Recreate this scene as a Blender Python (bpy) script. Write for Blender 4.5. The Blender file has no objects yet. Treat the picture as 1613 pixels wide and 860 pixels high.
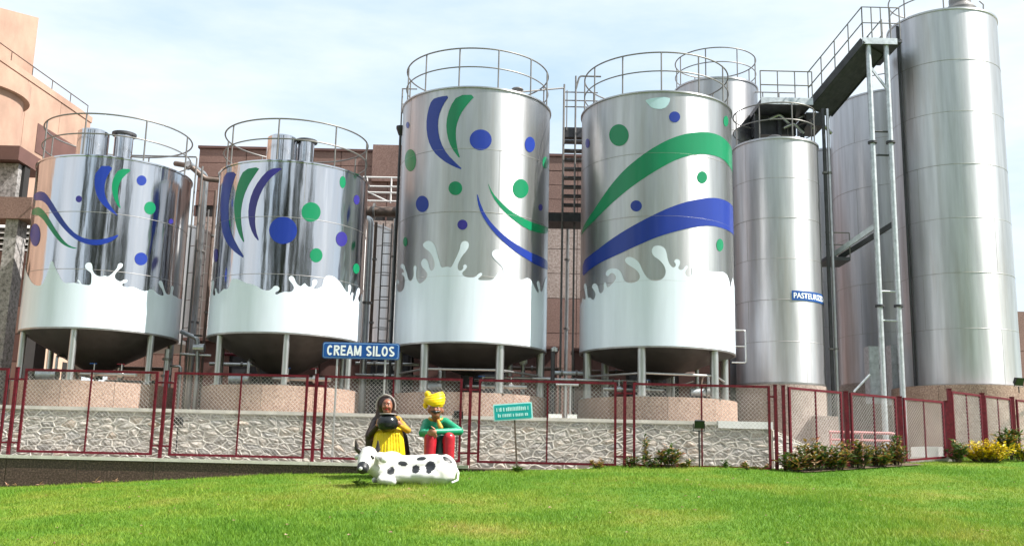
import bpy, bmesh, math, random
import numpy as np
from mathutils import Vector, Matrix
random.seed(7); rng = np.random.default_rng(11)
R_ = math.radians
scene = bpy.context.scene
C = scene.collection

# ------------------------------------------------------------------ camera
W, H = 1613.0, 860.0
F, PITCH, ROLL, EYE = 1589.0, R_(10.676), R_(1.335), 1.6
cd = bpy.data.cameras.new('camera'); cam = bpy.data.objects.new('camera', cd); C.objects.link(cam)
cd.sensor_width = 36.0; cd.lens = 36.0 * F / W; cd.clip_start = 0.1; cd.clip_end = 4000
_r = Vector((1, 0, 0)); _u = Vector((0, -math.sin(PITCH), math.cos(PITCH))); _f = Vector((0, math.cos(PITCH), math.sin(PITCH)))
_rr = math.cos(ROLL) * _r + math.sin(ROLL) * _u; _uu = -math.sin(ROLL) * _r + math.cos(ROLL) * _u
m = Matrix.Identity(4)
for i in range(3):
    m[i][0] = _rr[i]; m[i][1] = _uu[i]; m[i][2] = -_f[i]
m[2][3] = EYE
cam.matrix_world = m
scene.camera = cam

# ------------------------------------------------------------------ sky, sun, exposure
SUN_EL, SUN_AZ = R_(50), R_(-14)           # azimuth measured from +X, negative = towards the camera
sdir = Vector((math.cos(SUN_EL) * math.cos(SUN_AZ), math.cos(SUN_EL) * math.sin(SUN_AZ), math.sin(SUN_EL)))
world = bpy.data.worlds.new('World'); scene.world = world; world.use_nodes = True
nt = world.node_tree; nt.nodes.clear()
wo = nt.nodes.new('ShaderNodeOutputWorld'); bg = nt.nodes.new('ShaderNodeBackground')
sky = nt.nodes.new('ShaderNodeTexSky'); sky.sky_type = 'NISHITA'; sky.sun_disc = False
sky.sun_elevation = SUN_EL; sky.sun_rotation = math.atan2(sdir.x, sdir.y)
sky.air_density = 1.0; sky.dust_density = 1.2; sky.ozone_density = 1.4
# thin high cloud spread over the whole sky
tc = nt.nodes.new('ShaderNodeTexCoord'); mp = nt.nodes.new('ShaderNodeMapping'); mp.inputs['Scale'].default_value = (1.2, 1.6, 4.5)
nz = nt.nodes.new('ShaderNodeTexNoise'); nz.inputs['Scale'].default_value = 1.7; nz.inputs['Detail'].default_value = 7; nz.inputs['Roughness'].default_value = 0.58
cr = nt.nodes.new('ShaderNodeValToRGB'); cr.color_ramp.elements[0].position = 0.30; cr.color_ramp.elements[0].color = (0.04, 0.04, 0.04, 1)
cr.color_ramp.elements[1].position = 0.64; cr.color_ramp.elements[1].color = (0.85, 0.85, 0.85, 1)
mx = nt.nodes.new('ShaderNodeMixRGB'); mx.inputs['Color2'].default_value = (5.7, 5.95, 6.15, 1)
L = nt.links.new
L(tc.outputs['Generated'], mp.inputs['Vector']); L(mp.outputs['Vector'], nz.inputs['Vector']); L(nz.outputs['Fac'], cr.inputs['Fac'])
L(cr.outputs['Color'], mx.inputs['Fac']); hz = nt.nodes.new('ShaderNodeMixRGB'); hz.inputs['Fac'].default_value = 0.80; hz.inputs['Color2'].default_value = (3.35, 4.5, 5.5, 1)   # even summer haze
L(sky.outputs['Color'], hz.inputs['Color1']); L(hz.outputs['Color'], mx.inputs['Color1']); L(mx.outputs['Color'], bg.inputs['Color'])
bg.inputs['Strength'].default_value = 0.10
L(bg.outputs['Background'], wo.inputs['Surface'])
sd = bpy.data.lights.new('sun', 'SUN'); sd.energy = 5.0; sd.angle = R_(0.5); sd.color = (1.0, 0.965, 0.91)
sun = bpy.data.objects.new('sun', sd); C.objects.link(sun)
sun.rotation_euler = sdir.to_track_quat('Z', 'Y').to_euler(); sun.location = (30, -10, 40)
scene.view_settings.view_transform = 'Standard'; scene.view_settings.look = 'None'
scene.view_settings.exposure = 1.0; scene.view_settings.gamma = 1.0
scene.render.engine = 'CYCLES'
scene.cycles.max_bounces = 6; scene.cycles.glossy_bounces = 4

# ------------------------------------------------------------------ helpers
def ray(px, py):
    dx, dy = px - W / 2, py - H / 2
    c, s = math.cos(ROLL), math.sin(ROLL)
    ix, iy = (c * dx + s * dy) / F, (-s * dx + c * dy) / F
    return _r * ix + _u * (-iy) + _f
def at(px, py, Y):
    d = ray(px, py); t = Y / d.y
    return Vector((d.x * t, Y, EYE + d.z * t))
def X_at(px, py, Y): return at(px, py, Y).x
def Z_at(px, py, Y): return at(px, py, Y).z

class MB:
    def __init__(s): s.v = []; s.f = []; s.uv = None
    def add(s, vs, fs):
        o = len(s.v); s.v += [tuple(v) for v in vs]; s.f += [tuple(i + o for i in f) for f in fs]; return s
    def box(s, a, b):
        (x0, y0, z0), (x1, y1, z1) = a, b
        return s.add([(x0,y0,z0),(x1,y0,z0),(x1,y1,z0),(x0,y1,z0),(x0,y0,z1),(x1,y0,z1),(x1,y1,z1),(x0,y1,z1)],
                     [(0,3,2,1),(4,5,6,7),(0,1,5,4),(1,2,6,5),(2,3,7,6),(3,0,4,7)])
    def bar(s, p, q, w, h, up=(0, 0, 1)):
        p, q = Vector(p), Vector(q); d = (q - p).normalized(); up = Vector(up)
        if abs(d.dot(up)) > 0.98: up = Vector((0, 1, 0))
        r = d.cross(up).normalized() * (w / 2); u = r.cross(d).normalized() * (h / 2)
        vs = [p - r - u, p + r - u, p + r + u, p - r + u, q - r - u, q + r - u, q + r + u, q - r + u]
        return s.add(vs, [(0,1,2,3),(7,6,5,4),(0,4,5,1),(1,5,6,2),(2,6,7,3),(3,7,4,0)])
    def cyl(s, p, q, r0, r1=None, n=10, cap=True):
        r1 = r0 if r1 is None else r1
        p, q = Vector(p), Vector(q); d = (q - p).normalized()
        a = Vector((0, 0, 1)) if abs(d.z) < 0.9 else Vector((1, 0, 0))
        x = d.cross(a).normalized(); y = d.cross(x)
        vs = []
        for c, r in ((p, r0), (q, r1)):
            for i in range(n):
                t = 2 * math.pi * i / n; vs.append(c + x * (r * math.cos(t)) + y * (r * math.sin(t)))
        fs = [(i, i + n, (i + 1) % n + n, (i + 1) % n) for i in range(n)]
        if cap: fs += [tuple(range(n)), tuple(range(2 * n - 1, n - 1, -1))]
        return s.add(vs, fs)
    def tube(s, pts, r, n=8, closed=False, cap=True):
        pts = [Vector(p) for p in pts]; k = len(pts); vs = []
        rs = r if isinstance(r, (list, tuple)) else [r] * k
        prev = None
        for i, p in enumerate(pts):
            if closed: d = (pts[(i + 1) % k] - pts[i - 1]).normalized()
            else: d = (pts[min(i + 1, k - 1)] - pts[max(i - 1, 0)]).normalized()
            if prev is None:
                a = Vector((0, 0, 1)) if abs(d.z) < 0.9 else Vector((1, 0, 0)); x = d.cross(a).normalized()
            else: x = (prev - d * prev.dot(d)).normalized()
            prev = x; y = d.cross(x)
            for j in range(n):
                t = 2 * math.pi * j / n; vs.append(p + x * (rs[i] * math.cos(t)) + y * (rs[i] * math.sin(t)))
        fs = []
        for i in range(k if closed else k - 1):
            a, b = i * n, ((i + 1) % k) * n
            fs += [(a + j, b + j, b + (j + 1) % n, a + (j + 1) % n) for j in range(n)]
        if not closed and cap: fs += [tuple(range(n - 1, -1, -1)), tuple(range((k - 1) * n, k * n))]
        return s.add(vs, [f[::-1] for f in fs])
    def ring(s, c, R, r, n=64, m=6):
        return s.tube([(c[0] + R * math.cos(2 * math.pi * i / n), c[1] + R * math.sin(2 * math.pi * i / n), c[2]) for i in range(n)], r, m, True)
    def lathe(s, c, prof, n=64):
        vs = []
        for (r, z) in prof:
            vs += [(c[0] + r * math.cos(2 * math.pi * i / n), c[1] + r * math.sin(2 * math.pi * i / n), c[2] + z) for i in range(n)]
        fs = []
        for k in range(len(prof) - 1):
            a, b = k * n, (k + 1) * n
            fs += [(a + i, a + (i + 1) % n, b + (i + 1) % n, b + i) for i in range(n)]
        return s.add(vs, fs)
    def quad(s, a, b, c, d): return s.add([a, b, c, d], [(0, 1, 2, 3)])
    def build(s, name, mat, parent=None, smooth=None, kind=None):
        off = Vector((0, 0, 0)) if parent is None else wloc(parent)
        me = bpy.data.meshes.new(name)
        me.from_pydata([(v[0] - off.x, v[1] - off.y, v[2] - off.z) for v in s.v], [], s.f)
        me.update()
        return link(name, me, mat, parent, smooth, kind)

WL = {}
def wloc(o): return WL.get(o.name, Vector((0, 0, 0)))
def link(name, me, mat, parent=None, smooth=None, kind=None):
    if mat is not None and not me.materials: me.materials.append(mat)
    if smooth is not None:
        me.shade_smooth()
        if smooth < 180: me.set_sharp_from_angle(angle=R_(smooth))
    o = bpy.data.objects.new(name, me); C.objects.link(o)
    if parent is not None:
        o.parent = parent; WL[o.name] = wloc(parent)
    if kind: o['kind'] = kind
    return o
def thing(name, label, cat, loc=(0, 0, 0), group=None):
    o = bpy.data.objects.new(name, None); o.empty_display_size = 0.2; C.objects.link(o)
    o.location = loc; WL[o.name] = Vector(loc); o['label'] = label; o['category'] = cat
    if group: o['group'] = group
    return o
def tag(o, label, cat, group=None):
    o['label'] = label; o['category'] = cat
    if group: o['group'] = group
    return o
def struct(o): o['kind'] = 'structure'; return o

# ------------------------------------------------------------------ materials
MATS = {}
def nmat(name):
    m = bpy.data.materials.new(name); m.use_nodes = True; MATS[name] = m
    return m, m.node_tree, m.node_tree.nodes['Principled BSDF']
def rgb(c): return (c[0], c[1], c[2], 1.0)
def noise(t, scale, detail=4, rough=0.55, coord='Object', stretch=None):
    tcn = t.nodes.new('ShaderNodeTexCoord'); n = t.nodes.new('ShaderNodeTexNoise')
    n.inputs['Scale'].default_value = scale; n.inputs['Detail'].default_value = detail; n.inputs['Roughness'].default_value = rough
    src = tcn.outputs[coord]
    if stretch:
        mpn = t.nodes.new('ShaderNodeMapping'); mpn.inputs['Scale'].default_value = stretch
        t.links.new(src, mpn.inputs['Vector']); src = mpn.outputs['Vector']
    t.links.new(src, n.inputs['Vector'])
    return n
def ramp(t, src, stops):
    r = t.nodes.new('ShaderNodeValToRGB'); e = r.color_ramp.elements
    while len(e) < len(stops): e.new(0.5)
    for i, (p, c) in enumerate(stops): e[i].position = p; e[i].color = rgb(c) if len(c) == 3 else c
    t.links.new(src, r.inputs['Fac']); return r
def bump(t, b, src, strength=0.3, dist=0.01):
    n = t.nodes.new('ShaderNodeBump'); n.inputs['Strength'].default_value = strength; n.inputs['Distance'].default_value = dist
    t.links.new(src, n.inputs['Height']); t.links.new(n.outputs['Normal'], b.inputs['Normal']); return n
def simple(name, c, rough=0.5, metal=0.0, var=0.12, scale=6.0, bmp=0.0, bscale=40.0, coat=0.0, stretch=None, spec=0.5):
    m, t, b = nmat(name)
    b.inputs['Roughness'].default_value = rough; b.inputs['Metallic'].default_value = metal
    b.inputs['Specular IOR Level'].default_value = spec
    if coat: b.inputs['Coat Weight'].default_value = coat; b.inputs['Coat Roughness'].default_value = 0.06
    n = noise(t, scale, 5, 0.6, stretch=stretch)
    lo = [max(0, x * (1 - var)) for x in c]; hi = [min(1, x * (1 + var)) for x in c]
    r = ramp(t, n.outputs['Fac'], [(0.3, lo), (0.7, hi)])
    t.links.new(r.outputs['Color'], b.inputs['Base Color'])
    if bmp:
        n2 = noise(t, bscale, 4); bump(t, b, n2.outputs['Fac'], bmp, 0.01)
    return m
def speckle(name, cols, scale, rough=0.6, big=None, bmp=0.15):
    m, t, b = nmat(name)
    n = noise(t, scale, 3, 0.7); r = ramp(t, n.outputs['Fac'], [(0.34, cols[0]), (0.5, cols[1]), (0.66, cols[2])])
    out = r.outputs['Color']
    n2 = noise(t, big or 1.3, 5, 0.6)
    r2 = ramp(t, n2.outputs['Fac'], [(0.3, (0.78, 0.76, 0.74)), (0.7, (1.05, 1.05, 1.05))])
    mm = t.nodes.new('ShaderNodeMixRGB'); mm.blend_type = 'MULTIPLY'; mm.inputs['Fac'].default_value = 1
    t.links.new(out, mm.inputs['Color1']); t.links.new(r2.outputs['Color'], mm.inputs['Color2'])
    t.links.new(mm.outputs['Color'], b.inputs['Base Color'])
    b.inputs['Roughness'].default_value = rough
    bump(t, b, n.outputs['Fac'], bmp, 0.005)
    return m
def steel(name, col, r0, r1, streak=0.05, wav=0.02, stain=0.0, aniso=0.85, metal=1.0):
    """rolled stainless sheet: fine vertical grain, soft waviness of the plate, faint water stains"""
    m, t, b = nmat(name)
    b.inputs['Metallic'].default_value = metal
    n = noise(t, 1.0, 6, 0.62, 'UV', (9.0, 0.35, 1)); n.noise_dimensions = '2D'
    rr = t.nodes.new('ShaderNodeMapRange'); rr.inputs['From Min'].default_value = 0.3; rr.inputs['From Max'].default_value = 0.7
    rr.inputs['To Min'].default_value = r0; rr.inputs['To Max'].default_value = r1
    t.links.new(n.outputs['Fac'], rr.inputs['Value']); t.links.new(rr.outputs['Result'], b.inputs['Roughness'])
    n2 = noise(t, 1.0, 5, 0.6, 'UV', (3.5, 0.22, 1)); n2.noise_dimensions = '2D'
    lo = [x * (1 - streak * 3) for x in col]; hi = [min(1, x * (1 + streak)) for x in col]
    r = ramp(t, n2.outputs['Fac'], [(0.3, lo), (0.62, col), (0.75, hi)])
    out = r.outputs['Color']
    if stain:
        n3 = noise(t, 1.0, 6, 0.65, 'UV', (1.4, 0.12, 1)); n3.noise_dimensions = '2D'
        r3 = ramp(t, n3.outputs['Fac'], [(0.52, (1, 1, 1)), (0.7, (1 - stain * .35, 1 - stain * .5, 1 - stain * .65))])
        mm = t.nodes.new('ShaderNodeMixRGB'); mm.blend_type = 'MULTIPLY'; mm.inputs['Fac'].default_value = 1
        t.links.new(out, mm.inputs['Color1']); t.links.new(r3.outputs['Color'], mm.inputs['Color2']); out = mm.outputs['Color']
    t.links.new(out, b.inputs['Base Color'])
    n4 = noise(t, 1.0, 3, 0.5, 'UV', (2.6, 0.5, 1)); n4.noise_dimensions = '2D'
    n5 = noise(t, 1.0, 4, 0.6, 'UV', (30, 0.6, 1)); n5.noise_dimensions = '2D'
    ad = t.nodes.new('ShaderNodeMath'); ad.operation = 'MULTIPLY_ADD'; ad.inputs[1].default_value = 0.04
    t.links.new(n5.outputs['Fac'], ad.inputs[0]); t.links.new(n4.outputs['Fac'], ad.inputs[2])
    bump(t, b, ad.outputs['Value'], wav, 0.08)
    # brushed round the tank: reflections smear up and down
    b.inputs['Anisotropic'].default_value = aniso; b.inputs['Anisotropic Rotation'].default_value = 0.25
    tg = t.nodes.new('ShaderNodeTangent'); tg.direction_type = 'RADIAL'; tg.axis = 'Z'
    t.links.new(tg.outputs['Tangent'], b.inputs['Tangent'])
    return m
M_mirror = steel('mirror_steel', (0.60, 0.60, 0.615), 0.08, 0.16, 0.03, 0.09, 0, 0.82, 1.0)
M_satin = steel('satin_steel', (0.515, 0.515, 0.53), 0.38, 0.46, 0.07, 0.04, 0.25, 0.76, 0.94)
M_dull = steel('dull_steel', (0.57, 0.575, 0.60), 0.44, 0.52, 0.08, 0.04, 0.3, 0.66, 0.88)
M_rear = steel('rear_tank_steel', (0.62, 0.62, 0.62), 0.42, 0.55, 0.05, 0.1)
M_rail = simple('rail_steel', (0.20, 0.19, 0.18), 0.45, 0.6, 0.15, 5)
M_seam = simple('weld_steel', (0.35, 0.34, 0.33), 0.45, 0.9, 0.2, 8)
M_galv = simple('galvanised_steel', (0.50, 0.53, 0.55), 0.5, 0.7, 0.22, 9, 0.1, 30)
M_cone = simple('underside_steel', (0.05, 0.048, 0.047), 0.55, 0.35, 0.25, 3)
M_leg = simple('leg_steel', (0.50, 0.50, 0.49), 0.35, 0.85, 0.12, 4, stretch=(6, 6, .5))
M_dark = simple('dark_painted_steel', (0.05, 0.05, 0.055), 0.6, 0.3, 0.3, 5)
M_grate = simple('catwalk_grating', (0.085, 0.085, 0.095), 0.6, 0.5, 0.25, 6)
M_black = simple('black_plastic', (0.018, 0.018, 0.02), 0.45, 0, 0.2, 6)
M_pipe = simple('insulated_pipe', (0.46, 0.46, 0.45), 0.3, 0.9, 0.15, 4)
M_rustpipe = simple('brown_pipe', (0.14, 0.10, 0.08), 0.55, 0.3, 0.3, 5)
def vinyl(name, c, rough=0.3, coat=0.15):
    return simple(name, c, rough, 0, 0.06, 1.2, coat=coat, spec=0.35, stretch=(3, 3, .35))
M_white = vinyl('white_vinyl', (0.70, 0.765, 0.85), 0.25, 0.4)
M_green = vinyl('green_vinyl', (0.004, 0.20, 0.085), 0.3)
M_blue = vinyl('blue_vinyl', (0.012, 0.036, 0.27), 0.35)
M_purple = vinyl('violet_vinyl', (0.035, 0.028, 0.22), 0.3)
M_pale = vinyl('pale_blue_vinyl', (0.50, 0.68, 0.75), 0.3)
M_granite = speckle('pink_granite', [(0.19, 0.115, 0.085), (0.36, 0.24, 0.185), (0.54, 0.40, 0.315)], 30, 0.65, 0.8)
M_granite2 = speckle('grey_pink_granite', [(0.21, 0.16, 0.135), (0.37, 0.30, 0.26), (0.52, 0.44, 0.39)], 28, 0.7, 0.8)
M_kerb = speckle('dark_brown_granite', [(0.03, 0.016, 0.012), (0.075, 0.042, 0.032), (0.17, 0.11, 0.09)], 30, 0.55, 1.1)
M_coping = simple('pale_coping', (0.56, 0.53, 0.47), 0.8, 0, 0.2, 4, 0.3, 40)
M_whitecop = simple('lime_washed_coping', (0.72, 0.72, 0.69), 0.8, 0, 0.1, 3, 0.3, 30)
M_brown = speckle('brown_granite_cladding', [(0.155, 0.088, 0.072), (0.22, 0.132, 0.108), (0.28, 0.18, 0.15)], 22, 0.7, 0.7)
M_tan = speckle('grey_granite_cladding', [(0.24, 0.18, 0.155), (0.37, 0.295, 0.26), (0.48, 0.40, 0.36)], 12, 0.7, 0.8)
M_orange = simple('orange_sandstone_render', (0.385, 0.245, 0.18), 0.85, 0, 0.2, 1.1, 0.3, 12, stretch=(1.0, 1.0, .7))
M_cream = simple('cream_sandstone_render', (0.50, 0.36, 0.27), 0.85, 0, 0.14, 0.6, 0.2, 12)
M_darkbrown = simple('dark_brown_tiles', (0.115, 0.055, 0.045), 0.7, 0, 0.2, 1.5)
M_darkopen = simple('dark_doorway', (0.02, 0.018, 0.017), 0.8, 0, 0.2, 2)
M_column = speckle('grey_granite_column', [(0.12, 0.115, 0.11), (0.30, 0.285, 0.275), (0.44, 0.42, 0.41)], 11, 0.7)
M_louvre = simple('white_louvre', (0.72, 0.70, 0.68), 0.5, 0, 0.06, 3)
M_mortar = simple('cream_mortar', (0.74, 0.70, 0.63), 0.9, 0, 0.14, 7, 0.4, 50)
M_red = simple('dark_red_paint', (0.105, 0.006, 0.014), 0.5, 0, 0.42, 13, spec=.25)
M_wire = simple('galvanised_wire', (0.50, 0.47, 0.45), 0.5, 0.3, 0.2, 3)
M_signblue = simple('sign_blue', (0.008, 0.075, 0.30), 0.35, 0, 0.06, 3)
M_signwhite = simple('sign_white', (0.80, 0.83, 0.85), 0.5, 0, 0.03, 3)
M_signedge = simple('sign_pale_edge', (0.25, 0.42, 0.62), 0.4, 0, 0.05, 3)
M_teal = simple('sign_teal', (0.0, 0.36, 0.36), 0.4, 0, 0.08, 4)
M_tealpale = simple('sign_pale_teal', (0.45, 0.80, 0.80), 0.45, 0, 0.05, 4)
M_soil = simple('yard_ground', (0.20, 0.17, 0.14), 0.95, 0, 0.3, 1.4, 0.6, 20)
M_concrete = simple('pale_concrete', (0.45, 0.41, 0.37), 0.9, 0, 0.15, 1.2, 0.3, 20)
M_dirt = simple('bed_soil', (0.10, 0.065, 0.04), 0.95, 0, 0.3, 3, 0.8, 25)
M_bark = simple('bark', (0.10, 0.075, 0.055), 0.9, 0, 0.3, 6, 0.6, 18)
def stone_mat():
    m, t, b = nmat('rubble_stone')
    oi = t.nodes.new('ShaderNodeObjectInfo')
    r0 = ramp(t, oi.outputs['Random'], [(0.0, (0.32, 0.305, 0.285)), (0.3, (0.52, 0.475, 0.415)), (0.55, (0.40, 0.39, 0.37)), (0.8, (0.60, 0.555, 0.49)), (1.0, (0.50, 0.41, 0.33))])
    n = noise(t, 14, 6, 0.65); r = ramp(t, n.outputs['Fac'], [(0.3, (0.6, 0.58, 0.55)), (0.7, (1.1, 1.1, 1.1))])
    mm = t.nodes.new('ShaderNodeMixRGB'); mm.blend_type = 'MULTIPLY'; mm.inputs['Fac'].default_value = 1
    t.links.new(r0.outputs['Color'], mm.inputs['Color1']); t.links.new(r.outputs['Color'], mm.inputs['Color2'])
    t.links.new(mm.outputs['Color'], b.inputs['Base Color']); b.inputs['Roughness'].default_value = 0.85
    n2 = noise(t, 30, 5, 0.6); bump(t, b, n2.outputs['Fac'], 0.5, 0.015)
    return m
M_stone = stone_mat()
def leaf_mat(name, stops, rough=0.45, trans=0.25):
    m, t, b = nmat(name)
    g = t.nodes.new('ShaderNodeNewGeometry')
    r = ramp(t, g.outputs['Random Per Island'], stops)
    t.links.new(r.outputs['Color'], b.inputs['Base Color']); b.inputs['Roughness'].default_value = rough
    b.inputs['Specular IOR Level'].default_value = 0.35
    tr = t.nodes.new('ShaderNodeBsdfTranslucent'); ms = t.nodes.new('ShaderNodeMixShader'); ms.inputs['Fac'].default_value = trans
    t.links.new(r.outputs['Color'], tr.inputs['Color'])
    t.links.new(b.outputs['BSDF'], ms.inputs[1]); t.links.new(tr.outputs['BSDF'], ms.inputs[2])
    t.links.new(ms.outputs['Shader'], t.nodes['Material Output'].inputs['Surface'])
    return m
M_leafA = leaf_mat('croton_leaf', [(0, (0.035, 0.075, 0.015)), (.4, (0.08, 0.15, 0.025)), (.6, (0.15, 0.05, 0.03)), (.8, (0.36, 0.15, 0.08)), (1, (0.45, 0.32, 0.16))])
M_leafG = leaf_mat('green_leaf', [(0, (0.025, 0.06, 0.010)), (.6, (0.07, 0.14, 0.024)), (1, (0.15, 0.22, 0.04))])
M_leafY = leaf_mat('yellow_leaf', [(0, (0.22, 0.22, 0.012)), (.25, (0.58, 0.44, 0.012)), (1, (0.78, 0.60, 0.015))])
M_leafO = leaf_mat('dry_orange_leaf', [(0, (0.25, 0.14, 0.03)), (.5, (0.42, 0.26, 0.05)), (1, (0.16, 0.14, 0.03))])
M_treeleaf = leaf_mat('tree_leaf', [(0, (0.012, 0.022, 0.008)), (.6, (0.025, 0.04, 0.014)), (1, (0.045, 0.055, 0.02))])
M_dryleaf = leaf_mat('fallen_leaf', [(0, (0.35, 0.18, 0.12)), (1, (0.55, 0.34, 0.24))])

# ------------------------------------------------------------------ ground
SX = [-40, -10, -8.4, -6.3, -4.4, -1.3, 0.7, 2.4, 4.3, 5.8, 8.8, 12.5, 40]
SS = [.043, .047, .051, .058, .0655, .0716, .0752, .0795, .0815, .0785, .0800, .0815, .083]
def lawn_z(x, y):
    s = np.interp(x, SX, SS)
    yy = np.asarray(y, float)
    base = s * np.clip(yy, 0, 26)
    return base + 0.025 * np.sin(x * 0.9 + yy * 0.35) * np.clip(yy / 10, 0, 1) * np.exp(-((yy - 12) / 6.0) ** 2)
FENCE_Y = 20.0
KERB_Y = 19.72
def fence_limit(x):
    """back edge of the lawn"""
    c0 = X_at(1227, 650, 20.0); c1 = X_at(1495, 650, 23.3); c2 = X_at(1600, 650, 25.6)
    return np.interp(x, [-60, 1.6, 1.61, c0, c1, c1 + .5, c2, 60], [KERB_Y + 0.05, KERB_Y + 0.05, 20.35, 20.35, 23.5, 25.0, 26.9, 60])
def lawn_material():
    m, t, b = nmat('mown_grass')
    n = noise(t, 0.42, 7, 0.66); r = ramp(t, n.outputs['Fac'], [(0.30, (0.075, 0.185, 0.014)), (0.47, (0.11, 0.225, 0.02)), (0.59, (0.18, 0.25, 0.03)), (0.72, (0.27, 0.26, 0.06))])
    n2 = noise(t, 22, 5, 0.7); r2 = ramp(t, n2.outputs['Fac'], [(0.3, (0.6, 0.6, 0.6)), (0.7, (1.25, 1.25, 1.2))])
    mm = t.nodes.new('ShaderNodeMixRGB'); mm.blend_type = 'MULTIPLY'; mm.inputs['Fac'].default_value = 1
    t.links.new(r.outputs['Color'], mm.inputs['Color1']); t.links.new(r2.outputs['Color'], mm.inputs['Color2'])
    t.links.new(mm.outputs['Color'], b.inputs['Base Color']); b.inputs['Roughness'].default_value = 0.8
    b.inputs['Specular IOR Level'].default_value = 0.2
    n3 = noise(t, 60, 3, 0.7); bump(t, b, n3.outputs['Fac'], 0.8, 0.03)
    return m
M_lawn = lawn_material()
M_ground = simple('dry_ground', (0.17, 0.17, 0.07), 0.95, 0, 0.25, 0.1)
g = MB().quad((-1500, -1500, -0.6), (1500, -1500, -0.6), (1500, 1500, -0.6), (-1500, 1500, -0.6)).build('ground', M_ground); struct(g)
# lawn sheet
xs = np.linspace(-34, 40, 149)
vs = []; nrow = 60
for x in xs:
    yb = float(fence_limit(x))
    for j in range(nrow):
        y = -30 + (yb + 30) * j / (nrow - 1)
        vs.append((x, y, float(lawn_z(x, y))))
fs = []
for i in range(len(xs) - 1):
    for j in range(nrow - 1):
        a = i * nrow + j; fs.append((a, a + nrow, a + nrow + 1, a + 1))
o = MB().add(vs, fs).build('lawn', M_lawn, smooth=180); struct(o)
# ground between fence and stone wall, and the yard the silos stand on
YARD_Z = 2.48
o = MB().box((-34, KERB_Y + 0.06, 0.3), (5.9, 21.9, 1.50)).build('planting_strip', M_soil); struct(o)
o = MB().box((-60, 21.95, 0.2), (5.6, 75, YARD_Z)).build('yard_floor', M_soil); struct(o)
o = MB().box((5.61, 22.2, 0.1), (70, 75, 1.66)).build('lower_yard_floor', M_concrete); struct(o)

# grass blades: real triangles over the part of the lawn that is near
def grass():
    n = 520000
    y = 8.0 + (26.0 - 8.0) * rng.random(n) ** 1.25
    x = (rng.random(n) * 2 - 1) * (0.56 * y + 1.2)
    ok = y < fence_limit(x) - 0.03
    x, y = x[ok], y[ok]; n = len(x)
    z = lawn_z(x, y)
    patch = np.sin(x * 1.3 + 2 * np.sin(y * 0.7)) * np.sin(y * 1.1 + 1.7 * np.sin(x * 0.5))
    fine = np.sin(x * 7.1 + 3 * np.sin(y * 3.3)) * np.sin(y * 6.3 + 2.2 * np.sin(x * 4.1))
    h = (0.018 + 0.030 * rng.random(n)) * (1 + 0.3 * patch) * (1 + 0.22 * fine)
    tall = rng.random(n) < 0.012; h[tall] *= 1.9
    # longer grass left around the cow
    near = np.exp(-(((x + 1.75) / 1.1) ** 2 + ((y - 16.85) / 0.35) ** 2) ** 2); h *= 1 + 1.3 * near
    a = rng.random(n) * 2 * np.pi; w = 0.0035 + 0.003 * rng.random(n)
    lean = h * (0.25 + 0.8 * rng.random(n)); la = rng.random(n) * 2 * np.pi
    P = np.empty((n, 3, 3))
    P[:, 0] = np.stack([x - w * np.cos(a), y - w * np.sin(a), z - 0.004], 1)
    P[:, 1] = np.stack([x + w * np.cos(a), y + w * np.sin(a), z - 0.004], 1)
    P[:, 2] = np.stack([x + lean * np.cos(la), y + lean * np.sin(la), z + h], 1)
    me = bpy.data.meshes.new('grass_blades')
    me.vertices.add(3 * n); me.vertices.foreach_set('co', P.ravel())
    me.loops.add(3 * n); me.loops.foreach_set('vertex_index', np.arange(3 * n, dtype=np.int32))
    me.polygons.add(n); me.polygons.foreach_set('loop_start', np.arange(0, 3 * n, 3, dtype=np.int32))
    me.polygons.foreach_set('loop_total', np.full(n, 3, dtype=np.int32))
    me.update(); me.validate()
    m, t, b = nmat('grass_blade')
    nn = noise(t, 0.42, 7, 0.66)
    r = ramp(t, nn.outputs['Fac'], [(0.30, (0.105, 0.245, 0.02)), (0.47, (0.16, 0.30, 0.028)), (0.59, (0.23, 0.325, 0.038)), (0.72, (0.35, 0.34, 0.08))])
    gg = t.nodes.new('ShaderNodeNewGeometry'); r2 = ramp(t, gg.outputs['Random Per Island'], [(0, (0.65, 0.7, 0.6)), (.85, (1.2, 1.15, 1.1)), (1, (1.7, 1.35, 1.6))])
    mm = t.nodes.new('ShaderNodeMixRGB'); mm.blend_type = 'MULTIPLY'; mm.inputs['Fac'].default_value = 1
    t.links.new(r.outputs['Color'], mm.inputs['Color1']); t.links.new(r2.outputs['Color'], mm.inputs['Color2'])
    t.links.new(mm.outputs['Color'], b.inputs['Base Color']); b.inputs['Roughness'].default_value = 0.6; b.inputs['Specular IOR Level'].default_value = 0.25
    tr = t.nodes.new('ShaderNodeBsdfTranslucent'); ms = t.nodes.new('ShaderNodeMixShader'); ms.inputs['Fac'].default_value = 0.35
    t.links.new(mm.outputs['Color'], tr.inputs['Color']); t.links.new(b.outputs['BSDF'], ms.inputs[1]); t.links.new(tr.outputs['BSDF'], ms.inputs[2])
    t.links.new(ms.outputs['Shader'], t.nodes['Material Output'].inputs['Surface'])
    o = link('grass', me, m, None, None, 'stuff')
    o['label'] = 'short green mown grass covering the lawn'; o['category'] = 'grass'
grass()

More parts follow.
